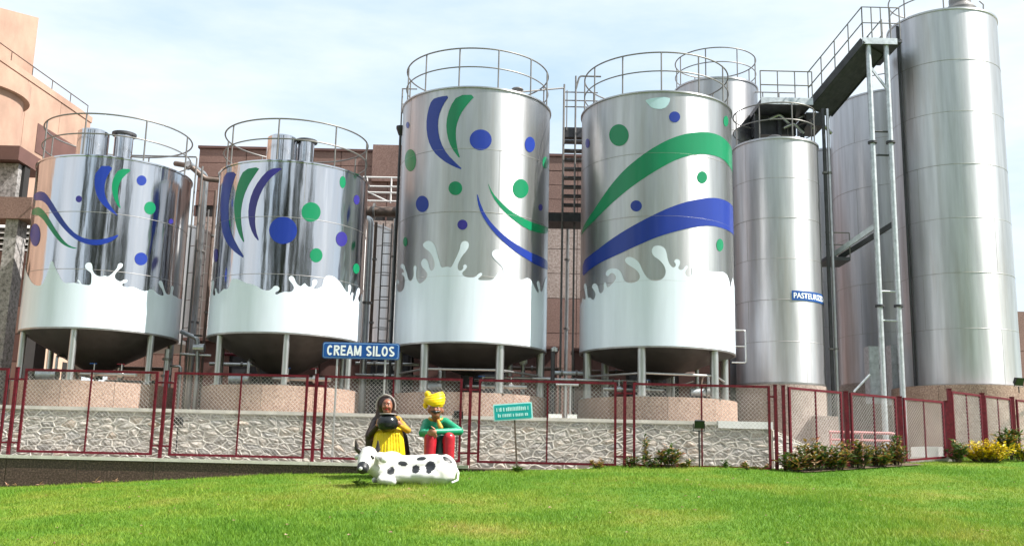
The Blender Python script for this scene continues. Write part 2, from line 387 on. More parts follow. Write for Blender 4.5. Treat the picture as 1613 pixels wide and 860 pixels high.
# ------------------------------------------------------------------ low granite retaining wall along the lawn
kw = thing('retaining_wall', 'low dark brown granite retaining wall under the red fence at left', 'wall', (-8, KERB_Y, 0.8))
kx = [-24.5, -22.6, -20.7, -18.8, -16.9, -15.0, -13.1, -11.55] + [X_at(p, 740, KERB_Y) for p in (10, 122, 243, 362, 487, 612, 738, 862)]
for a, b in zip(kx[:-1], kx[1:]):
    MB().box((a + 0.006, KERB_Y - 0.03 + random.uniform(-.004, .004), 0.3), (b - 0.006, KERB_Y + 0.04, 1.48)).build('slab', M_kerb, kw)
MB().box((kx[0], KERB_Y - 0.012, 0.3), (kx[-1], KERB_Y + 0.05, 1.475)).build('joint_bed', M_coping, kw)
for a, b in zip(kx[:-1:2], kx[2::2]):
    MB().box((a + 0.004, KERB_Y - 0.07, 1.483), (b - 0.004, KERB_Y + 0.26, 1.545)).build('coping', M_coping, kw)

# ------------------------------------------------------------------ rubble stone wall
def clip(poly, a, b, c):
    """keep a*x+b*y<=c"""
    out = []
    for i in range(len(poly)):
        p, q = poly[i], poly[(i + 1) % len(poly)]
        dp, dq = a * p[0] + b * p[1] - c, a * q[0] + b * q[1] - c
        if dp <= 0: out.append(p)
        if dp * dq < 0:
            t = dp / (dp - dq); out.append((p[0] + t * (q[0] - p[0]), p[1] + t * (q[1] - p[1])))
    return out
def inset(poly, d):
    out = list(poly); n = len(poly)
    for i in range(n):
        p, q = poly[i], poly[(i + 1) % n]
        ex, ey = q[0] - p[0], q[1] - p[1]; l = math.hypot(ex, ey)
        if l < 1e-6: continue
        nx, ny = ey / l, -ex / l            # outward for CCW
        out = clip(out, nx, ny, nx * p[0] + ny * p[1] - d)
        if len(out) < 3: return []
    return out
def clean(poly, eps=0.012):
    out = []
    for p in poly:
        if not out or math.hypot(p[0] - out[-1][0], p[1] - out[-1][1]) > eps: out.append(p)
    if len(out) > 2 and math.hypot(out[0][0] - out[-1][0], out[0][1] - out[-1][1]) <= eps: out.pop()
    return out
def rubble(parent, origin, U, N, poly_bound, du, dv, limit, seed):
    """crazy-paved rubble facing: pale raised pointing, each stone a piece of its own"""
    rs = random.Random(seed)
    us = [p[0] for p in poly_bound]; vs_ = [p[1] for p in poly_bound]
    seeds = []; j = 0; v = min(vs_) - dv
    while v < max(vs_) + dv:
        u = min(us) - du + (0.5 * du if j % 2 else 0)
        while u < max(us) + du:
            seeds.append((u + rs.uniform(-.42, .42) * du, v + rs.uniform(-.40, .40) * dv)); u += du
        v += dv; j += 1
    asp = du / dv * 0.8
    mort = MB(); made = []
    def P(u, v, h): return origin + U * u + Vector((0, 0, 1)) * v + N * h
    for i, s in enumerate(seeds):
        poly = list(poly_bound)
        # sheared, anisotropic metric so that the stones lie aslant
        for k, q in enumerate(seeds):
            if k == i or abs(q[0] - s[0]) > 3 * du or abs(q[1] - s[1]) > 3.2 * dv: continue
            mx_, my = (q[0] + s[0]) / 2, (q[1] + s[1]) / 2
            sh_ = 0.55 * math.sin(s[0] * 0.55 + 1.0 + seed)
            ex, ey = (q[0] - s[0]), (q[1] - s[1])
            # metric |x - sh*y|^2 + (asp*y)^2
            w_ = ex - sh_ * ey
            a, b = w_, asp * asp * ey - sh_ * w_
            poly = clip(poly, a, b, a * mx_ + b * my)
            if len(poly) < 3: break
        poly = clean(poly, 0.022)
        if len(poly) < 3: continue
        p1 = clean(inset(poly, 0.009)); p2 = clean(inset(poly, 0.016))
        if len(p2) < 3: continue
        hm = 0.014 + rs.uniform(0, .010)
        # pointing: flat rib then falling to the stone
        n = len(poly)
        def strip(A, ha, B, hb):
            # bridge two rings of possibly different vertex counts by nearest fan
            ia = 0; ib = min(range(len(B)), key=lambda t: (B[t][0]-A[0][0])**2 + (B[t][1]-A[0][1])**2); cb = 0; ca = 0
            while ca < len(A) or cb < len(B):
                a0, a1 = A[ia % len(A)], A[(ia + 1) % len(A)]; b0, b1 = B[ib % len(B)], B[(ib + 1) % len(B)]
                da = (a1[0]-b0[0])**2 + (a1[1]-b0[1])**2; db = (a0[0]-b1[0])**2 + (a0[1]-b1[1])**2
                if cb >= len(B) or (ca < len(A) and da <= db):
                    mort.add([P(*a0, ha), P(*a1, ha), P(*b0, hb)], [(0, 1, 2)]); ia += 1; ca += 1
                else:
                    mort.add([P(*a0, ha), P(*b1, hb), P(*b0, hb)], [(0, 1, 2)]); ib += 1; cb += 1
        strip(poly, hm, p1, hm); strip(p1, hm, p2, -0.01)
        ps = clean(inset(poly, 0.012), 0.01)
        pt = clean(inset(poly, 0.034), 0.012)
        if len(ps) < 3: continue
        if len(pt) < 3: pt = None
        h0 = rs.uniform(0.002, 0.016); tx, ty = rs.uniform(-.12, .12), rs.uniform(-.16, .16)
        cx, cy = sum(p[0] for p in ps) / len(ps), sum(p[1] for p in ps) / len(ps)
        mb = MB(); mb.add([P(*p, -0.012) for p in ps] + [P(*p, h0 * .5 + tx * (p[0]-cx) + ty * (p[1]-cy)) for p in ps], [])
        k = len(ps); mb.f += [(i_, (i_ + 1) % k, k + (i_ + 1) % k, k + i_) for i_ in range(k)]
        top = P(cx + rs.uniform(-.03, .03), cy + rs.uniform(-.02, .02), h0 + rs.uniform(.012, .035))
        mb.v.append(tuple(top)); mb.f += [(k + i_, k + (i_ + 1) % k, 2 * k) for i_ in range(k)]
        ar = abs(sum(ps[i_][0]*ps[(i_+1)%k][1]-ps[(i_+1)%k][0]*ps[i_][1] for i_ in range(k)))
        made.append((ar, mb))
    made.sort(key=lambda t_: -t_[0])
    for ar, mb in made[:limit]: mb.build('stone', M_stone, parent)
    rest_ = MB()
    for ar, mb in made[limit:]: rest_.add(mb.v, mb.f)
    if rest_.v: rest_.build('small_stones', M_stone, parent, kind='stuff')
    mort.build('mortar', M_mortar, parent)
WALL_Y = 21.7; WTOP = 2.50
wx0, wx1 = -13.2, X_at(1213, 690, WALL_Y)
sw = thing('stone_wall', 'long rubble stone wall with pale pointing behind the red fence', 'wall', (-4, WALL_Y, 1.5))
MB().box((wx0, WALL_Y + 0.012, 1.3), (wx1, WALL_Y + 0.30, WTOP)).build('core', M_mortar, sw)
rubble(sw, Vector((wx0, WALL_Y, 1.46)), Vector((1, 0, 0)), Vector((0, -1, 0)), [(0, 0), (wx1 - wx0, 0), (wx1 - wx0, WTOP - 1.46), (0, WTOP - 1.46)], 0.29, 0.125, 290, 5)
xc = X_at(1130, 665, WALL_Y)
cops = list(np.linspace(wx0, xc, 9))
for a, b in zip(cops[:-1], cops[1:]):
    MB().box((a + .003, WALL_Y - 0.05, WTOP + 0.003), (b - .003, WALL_Y + 0.45, WTOP + 0.075)).build('coping', M_coping, sw)
MB().box((xc + .003, WALL_Y - 0.07, WTOP - 0.06), (wx1 + .05, WALL_Y + 0.45, WTOP + 0.09)).build('coping', M_whitecop, sw)
# wing of the wall falling away to the right
ww = thing('stone_wing_wall', 'sloping rubble stone wing wall behind the reddish bushes', 'wall', (wx1, WALL_Y, 1.6))
pe = at(1325, 715, 22.9); U = Vector((pe.x - wx1 - .06, 22.9 - WALL_Y, 0)); ul = U.length; U.normalize()
N = Vector((U.y, -U.x, 0))
org = Vector((wx1 + 0.06, WALL_Y + .02, 1.46))
bound = [(0, 0), (ul, 0), (ul, 0.35), (0, WTOP - 1.52)]
co = MB(); a = [org + U * u + Vector((0, 0, v)) - N * 0.012 for u, v in bound]; b_ = [p - N * 0.35 for p in a]
co.add(a + b_, [(0, 1, 2, 3), (7, 6, 5, 4), (0, 4, 5, 1), (1, 5, 6, 2), (2, 6, 7, 3), (3, 7, 4, 0)]); co.build('core', M_mortar, ww)
rubble(ww, org, U, N, bound, 0.29, 0.13, 90, 9)

# ------------------------------------------------------------------ silos
def ray_cyl(px, py, X, Y, R):
    d = ray(px, py); a = d.x * d.x + d.y * d.y; b = -(X * d.x + Y * d.y); c = X * X + Y * Y - R * R
    disc = b * b - a * c
    t = (-b - math.sqrt(max(disc, 0))) / a
    p = Vector((0, 0, EYE)) + d * t
    return math.atan2(p.y - Y, p.x - X), p.z
FRONT = -math.pi / 2
def decal(name, pts, mat, parent, X, Y, R, lift=0.004, closed=True):
    """flat print on the shell: outline given as (angle, height), cut into narrow strips and bent round the cylinder"""
    bm = bmesh.new()
    vsb = [bm.verts.new(((a) * R, z, 0)) for a, z in pts]
    f = bm.faces.new(vsb); f.normal_update()
    bmesh.ops.triangulate(bm, faces=[f], ngon_method='EAR_CLIP')
    lo = min(v.co.x for v in bm.verts); hi = max(v.co.x for v in bm.verts)
    step = R * R_(2.5); k = math.ceil(lo / step)
    while k * step < hi:
        bmesh.ops.bisect_plane(bm, geom=bm.verts[:] + bm.edges[:] + bm.faces[:], plane_co=(k * step, 0, 0), plane_no=(1, 0, 0)); k += 1
    off = wloc(parent); nrm = []
    for v in bm.verts:
        a, z = v.co.x / R, v.co.y
        nrm.append((math.cos(a), math.sin(a), 0))
        v.co = Vector((X + (R + lift) * math.cos(a), Y + (R + lift) * math.sin(a), z)) - off
    me = bpy.data.meshes.new(name); bm.to_mesh(me); bm.free()
    me.shade_smooth()
    # make faces point outward
    fl = False
    for p in me.polygons:
        if p.area > 1e-5:
            c = p.center + off; fl = p.normal.dot(Vector((c.x - X, c.y - Y, 0))) < 0; break
    if fl: me.flip_normals()
    me.normals_split_custom_set_from_vertices(nrm)
    return link(name, me, mat, parent)
def unwrap(a):
    while a > FRONT + math.pi: a -= 2 * math.pi
    while a < FRONT - math.pi: a += 2 * math.pi
    return a
def smooth_poly(pts, it=1):
    for _ in range(it):
        out = []
        n = len(pts)
        for i in range(n):
            p, q = pts[i], pts[(i + 1) % n]
            out.append((p[0] * .75 + q[0] * .25, p[1] * .75 + q[1] * .25)); out.append((p[0] * .25 + q[0] * .75, p[1] * .25 + q[1] * .75))
        pts = out
    return pts
def shell(name, mat, parent, X, Y, R, z0, z1, n=144, course=1.25, dr=0.003):
    """tank shell as rolled plate courses, lapped by a few mm"""
    k = max(1, round((z1 - z0) / course)); hs = np.linspace(z0, z1, k + 1); off = wloc(parent)
    for c in range(k):
        rr = R - (dr if c % 2 else 0.0)
        bm = bmesh.new(); uvl = bm.loops.layers.uv.new('UVMap'); rows = []
        zs = [hs[c] + 0.0, hs[c + 1] - 0.006]
        prof = [(rr - 0.01, zs[0]), (rr, zs[0] + 0.004), (rr, zs[1] - 0.004), (rr - 0.01, zs[1])]
        for (r_, z_) in prof:
            rows.append([bm.verts.new((X + r_ * math.cos(2 * math.pi * i / n) - off.x, Y + r_ * math.sin(2 * math.pi * i / n) - off.y, z_ - off.z)) for i in range(n)])
        uo = random.uniform(0, 50)
        for q in range(3):
            for i in range(n):
                f = bm.faces.new((rows[q][i], rows[q][(i + 1) % n], rows[q + 1][(i + 1) % n], rows[q + 1][i])); f.smooth = True
                us = [i, i + 1, i + 1, i]; vz = [prof[q][1], prof[q][1], prof[q + 1][1], prof[q + 1][1]]
                for l, uu, vv in zip(f.loops, us, vz): l[uvl].uv = (uu / n * 2 * math.pi * R + X * 3.1, vv)
        me = bpy.data.meshes.new(name); bm.to_mesh(me); bm.free(); me.set_sharp_from_angle(angle=R_(35))
        link(name, me, mat, parent)
    sm = MB()
    for c in range(1, k):
        sm.ring((X, Y, hs[c] - 0.003), R - 0.0012, 0.0065, n, 5)
    if k > 1: sm.build('weld_seam', M_seam, parent, 60)
    if R > 1.0:
        for c in range(k):
            for q in range(3):
                a = FRONT + (q - 1) * 2.1 + (0.75 if c % 2 else 0.0) + 0.35; rr = R - (dr if c % 2 else 0.0)
                MB().bar((X + rr * math.cos(a), Y + rr * math.sin(a), hs[c] + .01), (X + rr * math.cos(a), Y + rr * math.sin(a), hs[c + 1] - .012), .010, .004, (math.cos(a), math.sin(a), 0)).build('vertical_seam', M_seam, parent)
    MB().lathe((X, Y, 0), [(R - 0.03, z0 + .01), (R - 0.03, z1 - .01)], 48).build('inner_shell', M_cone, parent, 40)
def railing(parent, X, Y, R, z, h=1.0, posts=10, a0=0.0, r=0.019, mid=True, kick=False):
    rl = MB().ring((X, Y, z + h), R, r, 72, 7); rl.build('top_rail', M_rail, parent, 60)
    if mid: MB().ring((X, Y, z + h * 0.52), R, r * .85, 72, 6).build('middle_rail', M_rail, parent, 60)
    for i in range(posts):
        a = a0 + 2 * math.pi * i / posts
        MB().cyl((X + R * math.cos(a), Y + R * math.sin(a), z - .02), (X + R * math.cos(a), Y + R * math.sin(a), z + h), r, n=7).build('rail_post', M_rail, parent, 60)
def legs(parent, X, Y, R, z0, z1, r, n, a0):
    for i in range(n):
        a = a0 + 2 * math.pi * i / n
        c = (X + (R - r - .04) * math.cos(a), Y + (R - r - .04) * math.sin(a))
        lg = MB().cyl((c[0], c[1], z0), (c[0], c[1], z1 + .25), r, n=18).build('leg', M_leg, parent, 40)
        MB().box((c[0] - r * 1.5, c[1] - r * 1.5, z0), (c[0] + r * 1.5, c[1] + r * 1.5, z0 + .02)).build('foot_plate', M_seam, lg)
def plinth(name, label, X, Y, R, z0, z1, mat, n=12, a0=0.0):
    t = thing(name, label, 'plinth', (X, Y, z0))
    MB().lathe((X, Y, 0), [(R - .03, z0), (R - .03, z1 - .02), (0.01, z1 - .02)], 48).build('core', M_granite2, t, 40)
    for i in range(n):
        b0, b1 = a0 + 2 * math.pi * i / n, a0 + 2 * math.pi * (i + 1) / n; k = 6; g_ = 0.004 / R
        an = [b0 + g_ + (b1 - b0 - 2 * g_) * j / k for j in range(k + 1)]
        mb = MB(); dr = random.uniform(-.003, .003)
        for rr in (R + dr, R - 0.035):
            for zz in (z0, z1):
                mb.v += [(X + rr * math.cos(a), Y + rr * math.sin(a), zz) for a in an]
        q = k + 1
        for j in range(k):
            mb.f += [(j, j + 1, q + j + 1, q + j), (2*q + j + 1, 2*q + j, 3*q + j, 3*q + j + 1), (q + j, q + j + 1, 3*q + j + 1, 3*q + j)]
        mb.f += [(0, q, 3*q, 2*q), (k, 2*q + k, 3*q + k, q + k)]
        mb.build('slab', mat, t, 30)
    # paving slabs on top
    MB().lathe((X, Y, 0), [(R - .036, z1 - .003), (0.02, z1 - .003)], 48).build('top', mat, t)
    return t

def conv(zoom, pts, X, Y, R):
    """outline read off an enlargement -> (angle, height) on this shell"""
    ox, oy, s = zoom; out = []
    for (x, y) in pts:
        a, z = ray_cyl(ox + x / s, oy + y / s, X, Y, R); out.append((unwrap(a), z))
    return out
def ell(zoom, cx, cy, rx, ry, X, Y, R, n=28):
    return conv(zoom, [(cx + rx * math.cos(2 * math.pi * i / n), cy + ry * math.sin(2 * math.pi * i / n)) for i in range(n)], X, Y, R)
def splash(zoom, pts, parent, X, Y, R, zb):
    top = conv(zoom, pts, X, Y, R)
    # smooth the traced crest
    t2 = [top[0]]
    for p, q in zip(top[:-1], top[1:]):
        t2 += [(p[0]*.75+q[0]*.25, p[1]*.75+q[1]*.25), (p[0]*.25+q[0]*.75, p[1]*.25+q[1]*.75)]
    t2.append(top[-1])
    a0, a1 = t2[0][0], t2[-1][0]
    # round the back: plain low crest that joins both ends
    rest = []; span = a0 + 2 * math.pi - a1; k = 40
    for i in range(1, k):
        f = i / k; zz = t2[-1][1] * (1 - f) + t2[0][1] * f + 0.10 * math.sin(f * 40) * math.sin(math.pi * f) + 0.05 * math.sin(f * 97) * math.sin(math.pi * f)
        rest.append((a1 + span * f, zz))
    z0 = zb + 0.012
    decal('milk_splash', [(a0, z0)] + t2 + [(a1, z0)], M_white, parent, X, Y, R)
    # back band: angles unwrapped from a1 .. a0+2pi
    decal('milk_band', [(a1, z0), (a1, t2[-1][1])] + rest + [(a0 + 2 * math.pi, t2[0][1]), (a0 + 2 * math.pi, z0)], M_white, parent, X, Y, R)

S1 = (-9.756, 23.908, 1.772, 4.325, 8.27); S2 = (-5.382, 23.965, 1.79, 4.325, 8.265)
S3 = (-1.01, 25.0, 1.905, 4.32, 10.495); S4 = (3.639, 24.976, 1.915, 4.32, 10.488)
S5 = (7.412, 27.604, 1.181, 3.813, 10.522); S6 = (12.507, 27.91, 1.495, 3.89, 14.437)
PL_Z = 3.17
A1 = (20, 380, 5.761); A2 = (320, 370, 5.761); A3 = (610, 360, 5.761); A4 = (900, 370, 5.761)
B1 = (30, 240, 4.7786); B2 = (320, 240, 4.7786); B3 = (610, 130, 4.7786); B3b = (610, 270, 4.7786); B4 = (900, 140, 4.7786); B4b = (900, 280, 4.7786)
SPL1 = [(98,205),(120,260),(150,330),(185,390),(235,408),(275,388),(300,330),(335,230),(345,180),(370,185),(375,215),(395,260),(425,310),(440,350),(480,382),(530,378),(560,375),(590,385),(608,388),(603,372),(585,360),(595,346),(613,362),(622,390),(660,395),(695,400),(712,385),(715,340),(716,300),(703,278),(675,262),(655,235),(662,205),(690,190),(716,200),(724,230),(724,262),(745,300),(780,318),(810,320),(840,312),(860,322),(890,305),(925,270),(950,240),(955,208),(980,196),(1003,210),(993,237),(965,257),(940,285),(925,310),(930,340),(960,362),(985,365),(1010,346),(1042,348),(1038,374),(1005,380),(990,392),(1000,410),(1040,420),(1080,410),(1120,425),(1150,440),(1190,455),(1220,450),(1250,432),(1280,445),(1310,475),(1350,495),(1372,490),(1358,440),(1333,407),(1319,375),(1335,352),(1358,368),(1368,410),(1385,465),(1400,482),(1428,485),(1433,440),(1435,410),(1452,402),(1461,424),(1452,460),(1450,490),(1480,500),(1502,520)]
SPL2 = [(38,575),(72,530),(80,480),(76,430),(88,406),(101,425),(98,470),(88,520),(92,548),(110,552),(113,520),(106,490),(118,482),(127,520),(140,540),(165,512),(190,488),(215,495),(235,480),(243,440),(260,402),(290,395),(330,405),(365,425),(400,442),(440,445),(490,465),(530,495),(590,508),(625,490),(640,465),(670,460),(696,480),(687,507),(660,517),(652,535),(670,543),(700,525),(740,515),(790,520),(815,505),(825,480),(813,447),(783,417),(775,385),(800,368),(828,388),(838,425),(860,455),(885,468),(905,450),(922,436),(940,460),(965,475),(985,470),(993,440),(987,420),(1010,400),(1036,412),(1032,447),(1007,472),(1002,488),(1030,490),(1060,478),(1080,465),(1090,420),(1100,385),(1130,365),(1180,375),(1220,405),(1255,450),(1285,500),(1305,525),(1319,510),(1313,470),(1325,448),(1343,465),(1338,500),(1327,535),(1335,558),(1348,520),(1364,528),(1353,570),(1354,605),(1370,600),(1384,550),(1393,500),(1408,478),(1425,495),(1418,535),(1403,570),(1410,606),(1423,600),(1430,540),(1443,528),(1446,600),(1456,640)]
SPL3 = [(58,590),(68,545),(66,515),(80,475),(95,458),(114,480),(106,507),(90,502),(87,540),(100,575),(125,578),(150,550),(160,510),(160,450),(150,427),(128,415),(140,398),(155,403),(150,372),(123,357),(120,330),(140,316),(160,335),(167,370),(182,410),(188,450),(205,475),(220,475),(239,440),(243,400),(238,350),(255,333),(270,350),(264,390),(262,440),(280,490),(300,500),(330,480),(360,445),(368,410),(343,377),(313,345),(306,305),(330,270),(362,283),(377,320),(387,370),(405,388),(428,360),(432,310),(413,252),(383,207),(343,182),(320,150),(345,118),(387,110),(422,135),(442,180),(457,240),(477,310),(490,355),(520,350),(550,345),(580,355),(603,310),(633,250),(658,190),(667,133),(700,110),(737,123),(743,165),(717,207),(682,247),(657,290),(637,340),(645,380),(670,383),(693,360),(688,335),(710,323),(727,345),(712,372),(682,397),(682,420),(710,440),(760,445),(798,440),(823,415),(850,398),(865,413),(847,437),(827,450),(824,465),(860,470),(920,470),(958,465),(988,425),(1003,400),(1037,393),(1048,415),(1022,442),(1012,460),(1040,455),(1050,430),(1055,390),(1043,347),(1008,312),(963,267),(945,230),(963,198),(1005,188),(1047,203),(1063,245),(1058,310),(1067,370),(1087,410),(1130,440),(1180,460),(1230,465),(1260,448),(1295,455),(1320,495),(1345,555),(1365,585),(1376,570),(1363,530),(1352,490),(1368,470),(1385,500),(1387,560),(1396,578),(1409,555),(1423,490),(1438,440),(1452,428),(1458,460),(1448,500),(1443,550),(1465,600)]
SPL4 = [(72,640),(98,615),(101,562),(117,588),(134,580),(128,530),(115,480),(118,443),(132,439),(143,475),(147,540),(152,573),(175,568),(195,592),(215,575),(221,530),(203,497),(185,470),(204,440),(231,446),(247,480),(252,518),(266,533),(289,515),(298,480),(293,450),(305,426),(320,440),(320,468),(336,478),(370,445),(404,405),(406,375),(385,347),(357,347),(337,377),(312,367),(315,333),(349,307),(400,302),(442,323),(464,365),(477,410),(506,433),(560,437),(609,414),(626,380),(608,337),(568,302),(508,267),(484,235),(498,202),(546,200),(592,228),(622,263),(642,315),(672,370),(711,409),(760,419),(814,409),(849,375),(858,330),(843,277),(798,227),(742,192),(725,145),(748,102),(800,95),(847,118),(865,165),(873,220),(892,270),(920,298),(943,290),(948,265),(929,240),(950,217),(983,228),(988,257),(977,282),(967,300),(986,320),(1014,314),(1028,290),(1045,277),(1061,290),(1047,312),(1032,335),(1037,365),(1060,382),(1088,370),(1093,330),(1093,288),(1112,288),(1121,303),(1130,260),(1145,225),(1160,250),(1172,330),(1185,370),(1200,330),(1300,335),(1400,340),(1435,420),(1440,490),(1450,430),(1465,380),(1473,440),(1492,480)]

def painted_silo(S, label, rail_posts, rail_a0, leg_n, leg_a0, leg_r, mat, course, group=None):
    X, Y, R, zb, zt = S
    t = thing('milk_silo', label, 'silo', (X, Y, PL_Z), group)
    shell('shell_plate', mat, t, X, Y, R, zb, zt, course=course)
    MB().lathe((X, Y, 0), [(R - .012, zt - .03), (R + .03, zt - .02), (R + .03, zt + .015), (R - .05, zt + .03), (0.35, zt + 0.30), (0.02, zt + .31)], 96).build('roof', mat, t, 35)
    MB().lathe((X, Y, 0), [(R - .03, zb + .02), (R + .008, zb + 0.01), (R + .008, zb - .025), (R - .04, zb - .03)], 96).build('bottom_rim', M_seam, t, 35)
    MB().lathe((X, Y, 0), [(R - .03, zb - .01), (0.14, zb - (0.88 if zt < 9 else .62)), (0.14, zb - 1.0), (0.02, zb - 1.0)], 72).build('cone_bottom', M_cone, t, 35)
    if zt > 9:
        for i in range(leg_n):
            a_, b_ = [(X + (R - leg_r - .04) * math.cos(leg_a0 + 2 * math.pi * j / leg_n), Y + (R - leg_r - .04) * math.sin(leg_a0 + 2 * math.pi * j / leg_n), zb - .60) for j in (i, i + 1)]
            MB().cyl(a_, b_, .028, n=8).build('brace_bar', M_leg, t, 60)
    railing(t, X, Y, R * 0.965, zt + .02, 1.0, rail_posts, rail_a0)
    legs(t, X, Y, R, PL_Z + .002, zb - 0.05, leg_r, leg_n, leg_a0)
    return t

# silo 1
t1 = painted_silo(S1, 'shortest painted steel silo with green and blue waves, leftmost of the four', 8, R_(-94), 6, FRONT - R_(57), .075, M_mirror, 1.31)
X, Y, R, zb, zt = S1; D = lambda nm, p, mt: decal(nm, p, mt, t1, X, Y, R)
splash(A1, SPL1, t1, X, Y, R, zb)
c = lambda p: conv(B1, p, X, Y, R)
D('stripe', smooth_poly(c([(590,105),(570,180),(568,260),(590,340),(630,395),(690,445),(752,488),(700,420),(660,360),(642,300),(645,230),(670,170),(712,105)]))[1:], M_blue)
D('stripe', smooth_poly(c([(755,125),(710,190),(697,260),(705,320),(730,385),(770,435),(750,370),(742,310),(752,240),(790,180),(855,128)])), M_green)
D('stripe', smooth_poly(c([(112,325),(125,310),(160,293),(200,305),(245,370),(300,460),(360,550),(430,620),(510,655),(600,660),(690,640),(752,617),(740,640),(680,680),(600,700),(520,695),(440,665),(370,610),(300,530),(240,440),(205,385),(165,360),(118,365)])), M_blue)
D('stripe', smooth_poly(c([(98,440),(108,430),(140,410),(180,430),(220,490),(280,590),(330,660),(380,705),(450,725),(390,722),(330,695),(280,645),(220,560),(180,500),(140,472),(98,475)])), M_green)
for (x, y, rx, ry, mt) in ((922,213,37,38,M_blue),(985,420,43,48,M_green),(918,802,48,48,M_blue),(450,352,23,25,M_purple),(1142,520,18,19,M_purple),(122,622,37,85,M_blue)):
    D('dot', ell(B1, x, y, rx, ry, X, Y, R), mt)
MB().lathe((X - .52, Y - .35, zt), [(0.40, .0), (0.40, .16)], 32).build('hatch_collar', M_dark, t1, 35)
MB().lathe((X - .50, Y - .35, zt), [(0.36, .14), (0.36, .98), (0.32, 1.02), (0.02, 1.04)], 32).build('hatch', M_mirror, t1, 35)
vp = MB().lathe((X + .14, Y - .1, zt), [(0.22, .1), (0.22, 1.02)], 24).build('vent_pipe', M_mirror, t1, 35)
MB().lathe((X + .14, Y - .1, zt), [(0.22, 1.015), (0.29, 1.01), (0.29, 1.07), (0.02, 1.10)], 24).build('vent_cap', M_dark, vp, 35)
# silo 2
t2_ = painted_silo(S2, 'short painted steel silo behind the blue name sign, three curved stripes', 8, R_(-92), 6, FRONT - R_(46), .07, M_mirror, 1.31)
X, Y, R, zb, zt = S2; D = lambda nm, p, mt: decal(nm, p, mt, t2_, X, Y, R)
splash(A2, SPL2, t2_, X, Y, R, zb)
c = lambda p: conv(B2, p, X, Y, R)
D('stripe', smooth_poly(c([(160,160),(140,280),(130,400),(135,520),(150,620),(190,700),(250,760),(320,805),(255,700),(215,620),(195,540),(190,430),(200,320),(225,230),(255,145)])), M_blue)
D('stripe', smooth_poly(c([(310,130),(265,220),(240,330),(233,430),(245,540),(275,630),(312,690),(295,610),(283,520),(285,430),(305,330),(345,240),(390,170),(432,110)])), M_green)
D('stripe', smooth_poly(c([(500,125),(420,210),(365,310),(340,420),(342,520),(375,620),(425,678),(395,590),(388,500),(400,400),(435,300),(490,210),(560,150),(603,118)])), M_purple)
for (x, y, rx, ry, mt) in ((602,588,105,102,M_blue),(812,450,72,73,M_green),(851,775,47,53,M_green),(1042,653,42,55,M_purple),(1155,358,22,36,M_purple),(1050,225,22,45,M_green),(1152,875,24,38,M_green),(96,775,16,50,M_purple)):
    D('dot', ell(B2, x, y, rx, ry, X, Y, R), mt)
MB().lathe((X - .30, Y - .3, zt), [(0.42, .0), (0.42, .15)], 32).build('hatch_collar', M_dark, t2_, 35)
MB().lathe((X - .30, Y - .3, zt), [(0.36, .12), (0.36, .98), (0.32, 1.02), (0.02, 1.04)], 32).build('hatch', M_mirror, t2_, 35)
vp = MB().lathe((X + .24, Y - .1, zt), [(0.20, .1), (0.20, .98)], 24).build('vent_pipe', M_mirror, t2_, 35)
MB().lathe((X + .24, Y - .1, zt), [(0.20, .975), (0.27, .97), (0.27, 1.02), (0.02, 1.05)], 24).build('vent_cap', M_dark, vp, 35)
# silo 3
t3 = painted_silo(S3, 'tall painted steel silo behind the two seated statues, blue and green crescents', 12, R_(-102), 6, FRONT - R_(34), .10, M_satin, 1.54)
X, Y, R, zb, zt = S3; D = lambda nm, p, mt: decal(nm, p, mt, t3, X, Y, R)
splash(A3, SPL3, t3, X, Y, R, zb)
c = lambda p: conv(B3, p, X, Y, R)
D('stripe', smooth_poly(c([(335,130),(305,220),(293,320),(305,430),(345,520),(420,590),(500,635),(572,660),(520,610),(450,540),(400,450),(380,350),(385,260),(420,170),(470,100),(400,108)])), M_blue)
D('stripe', smooth_poly(c([(530,98),(470,190),(443,300),(450,400),(480,490),(555,590),(528,500),(515,410),(518,330),(550,240),(600,170),(668,95)])), M_green)
for (x, y, rx, ry, mt) in ((703,433,83,78,M_blue),(1073,468,38,58,M_blue),(175,587,43,83,M_green),(154,322,12,24,M_blue),(1003,800,60,72,M_green),(513,797,52,52,M_green),(1190,605,22,45,M_green)):
    D('dot', ell(B3, x, y, rx, ry, X, Y, R), mt)
for (x, y, rx, ry, mt) in ((264,246,48,62,M_blue),(566,402,38,38,M_purple),(1153,272,16,25,M_purple),(136,530,16,35,M_green)):
    D('dot', ell(B3b, x, y, rx, ry, X, Y, R), mt)
c = lambda p: conv(B3b, p, X, Y, R)
D('stripe', smooth_poly(c([(750,72),(790,160),(850,230),(930,300),(1020,355),(1100,390),(1180,415),(1212,425),(1205,470),(1130,465),(1040,430),(940,360),(860,285),(790,190)])), M_green)
D('stripe', smooth_poly(c([(673,150),(710,270),(760,360),(830,440),(900,500),(1000,570),(1100,625),(1212,690),(1212,750),(1130,715),(1030,650),(940,590),(840,500),(770,420),(710,330),(680,240)])), M_blue)
MB().lathe((X + .15, Y - .9, zt + .12), [(0.20, .0), (0.20, .16), (0.02, .19)], 24).build('hatch', M_dark, t3, 35)
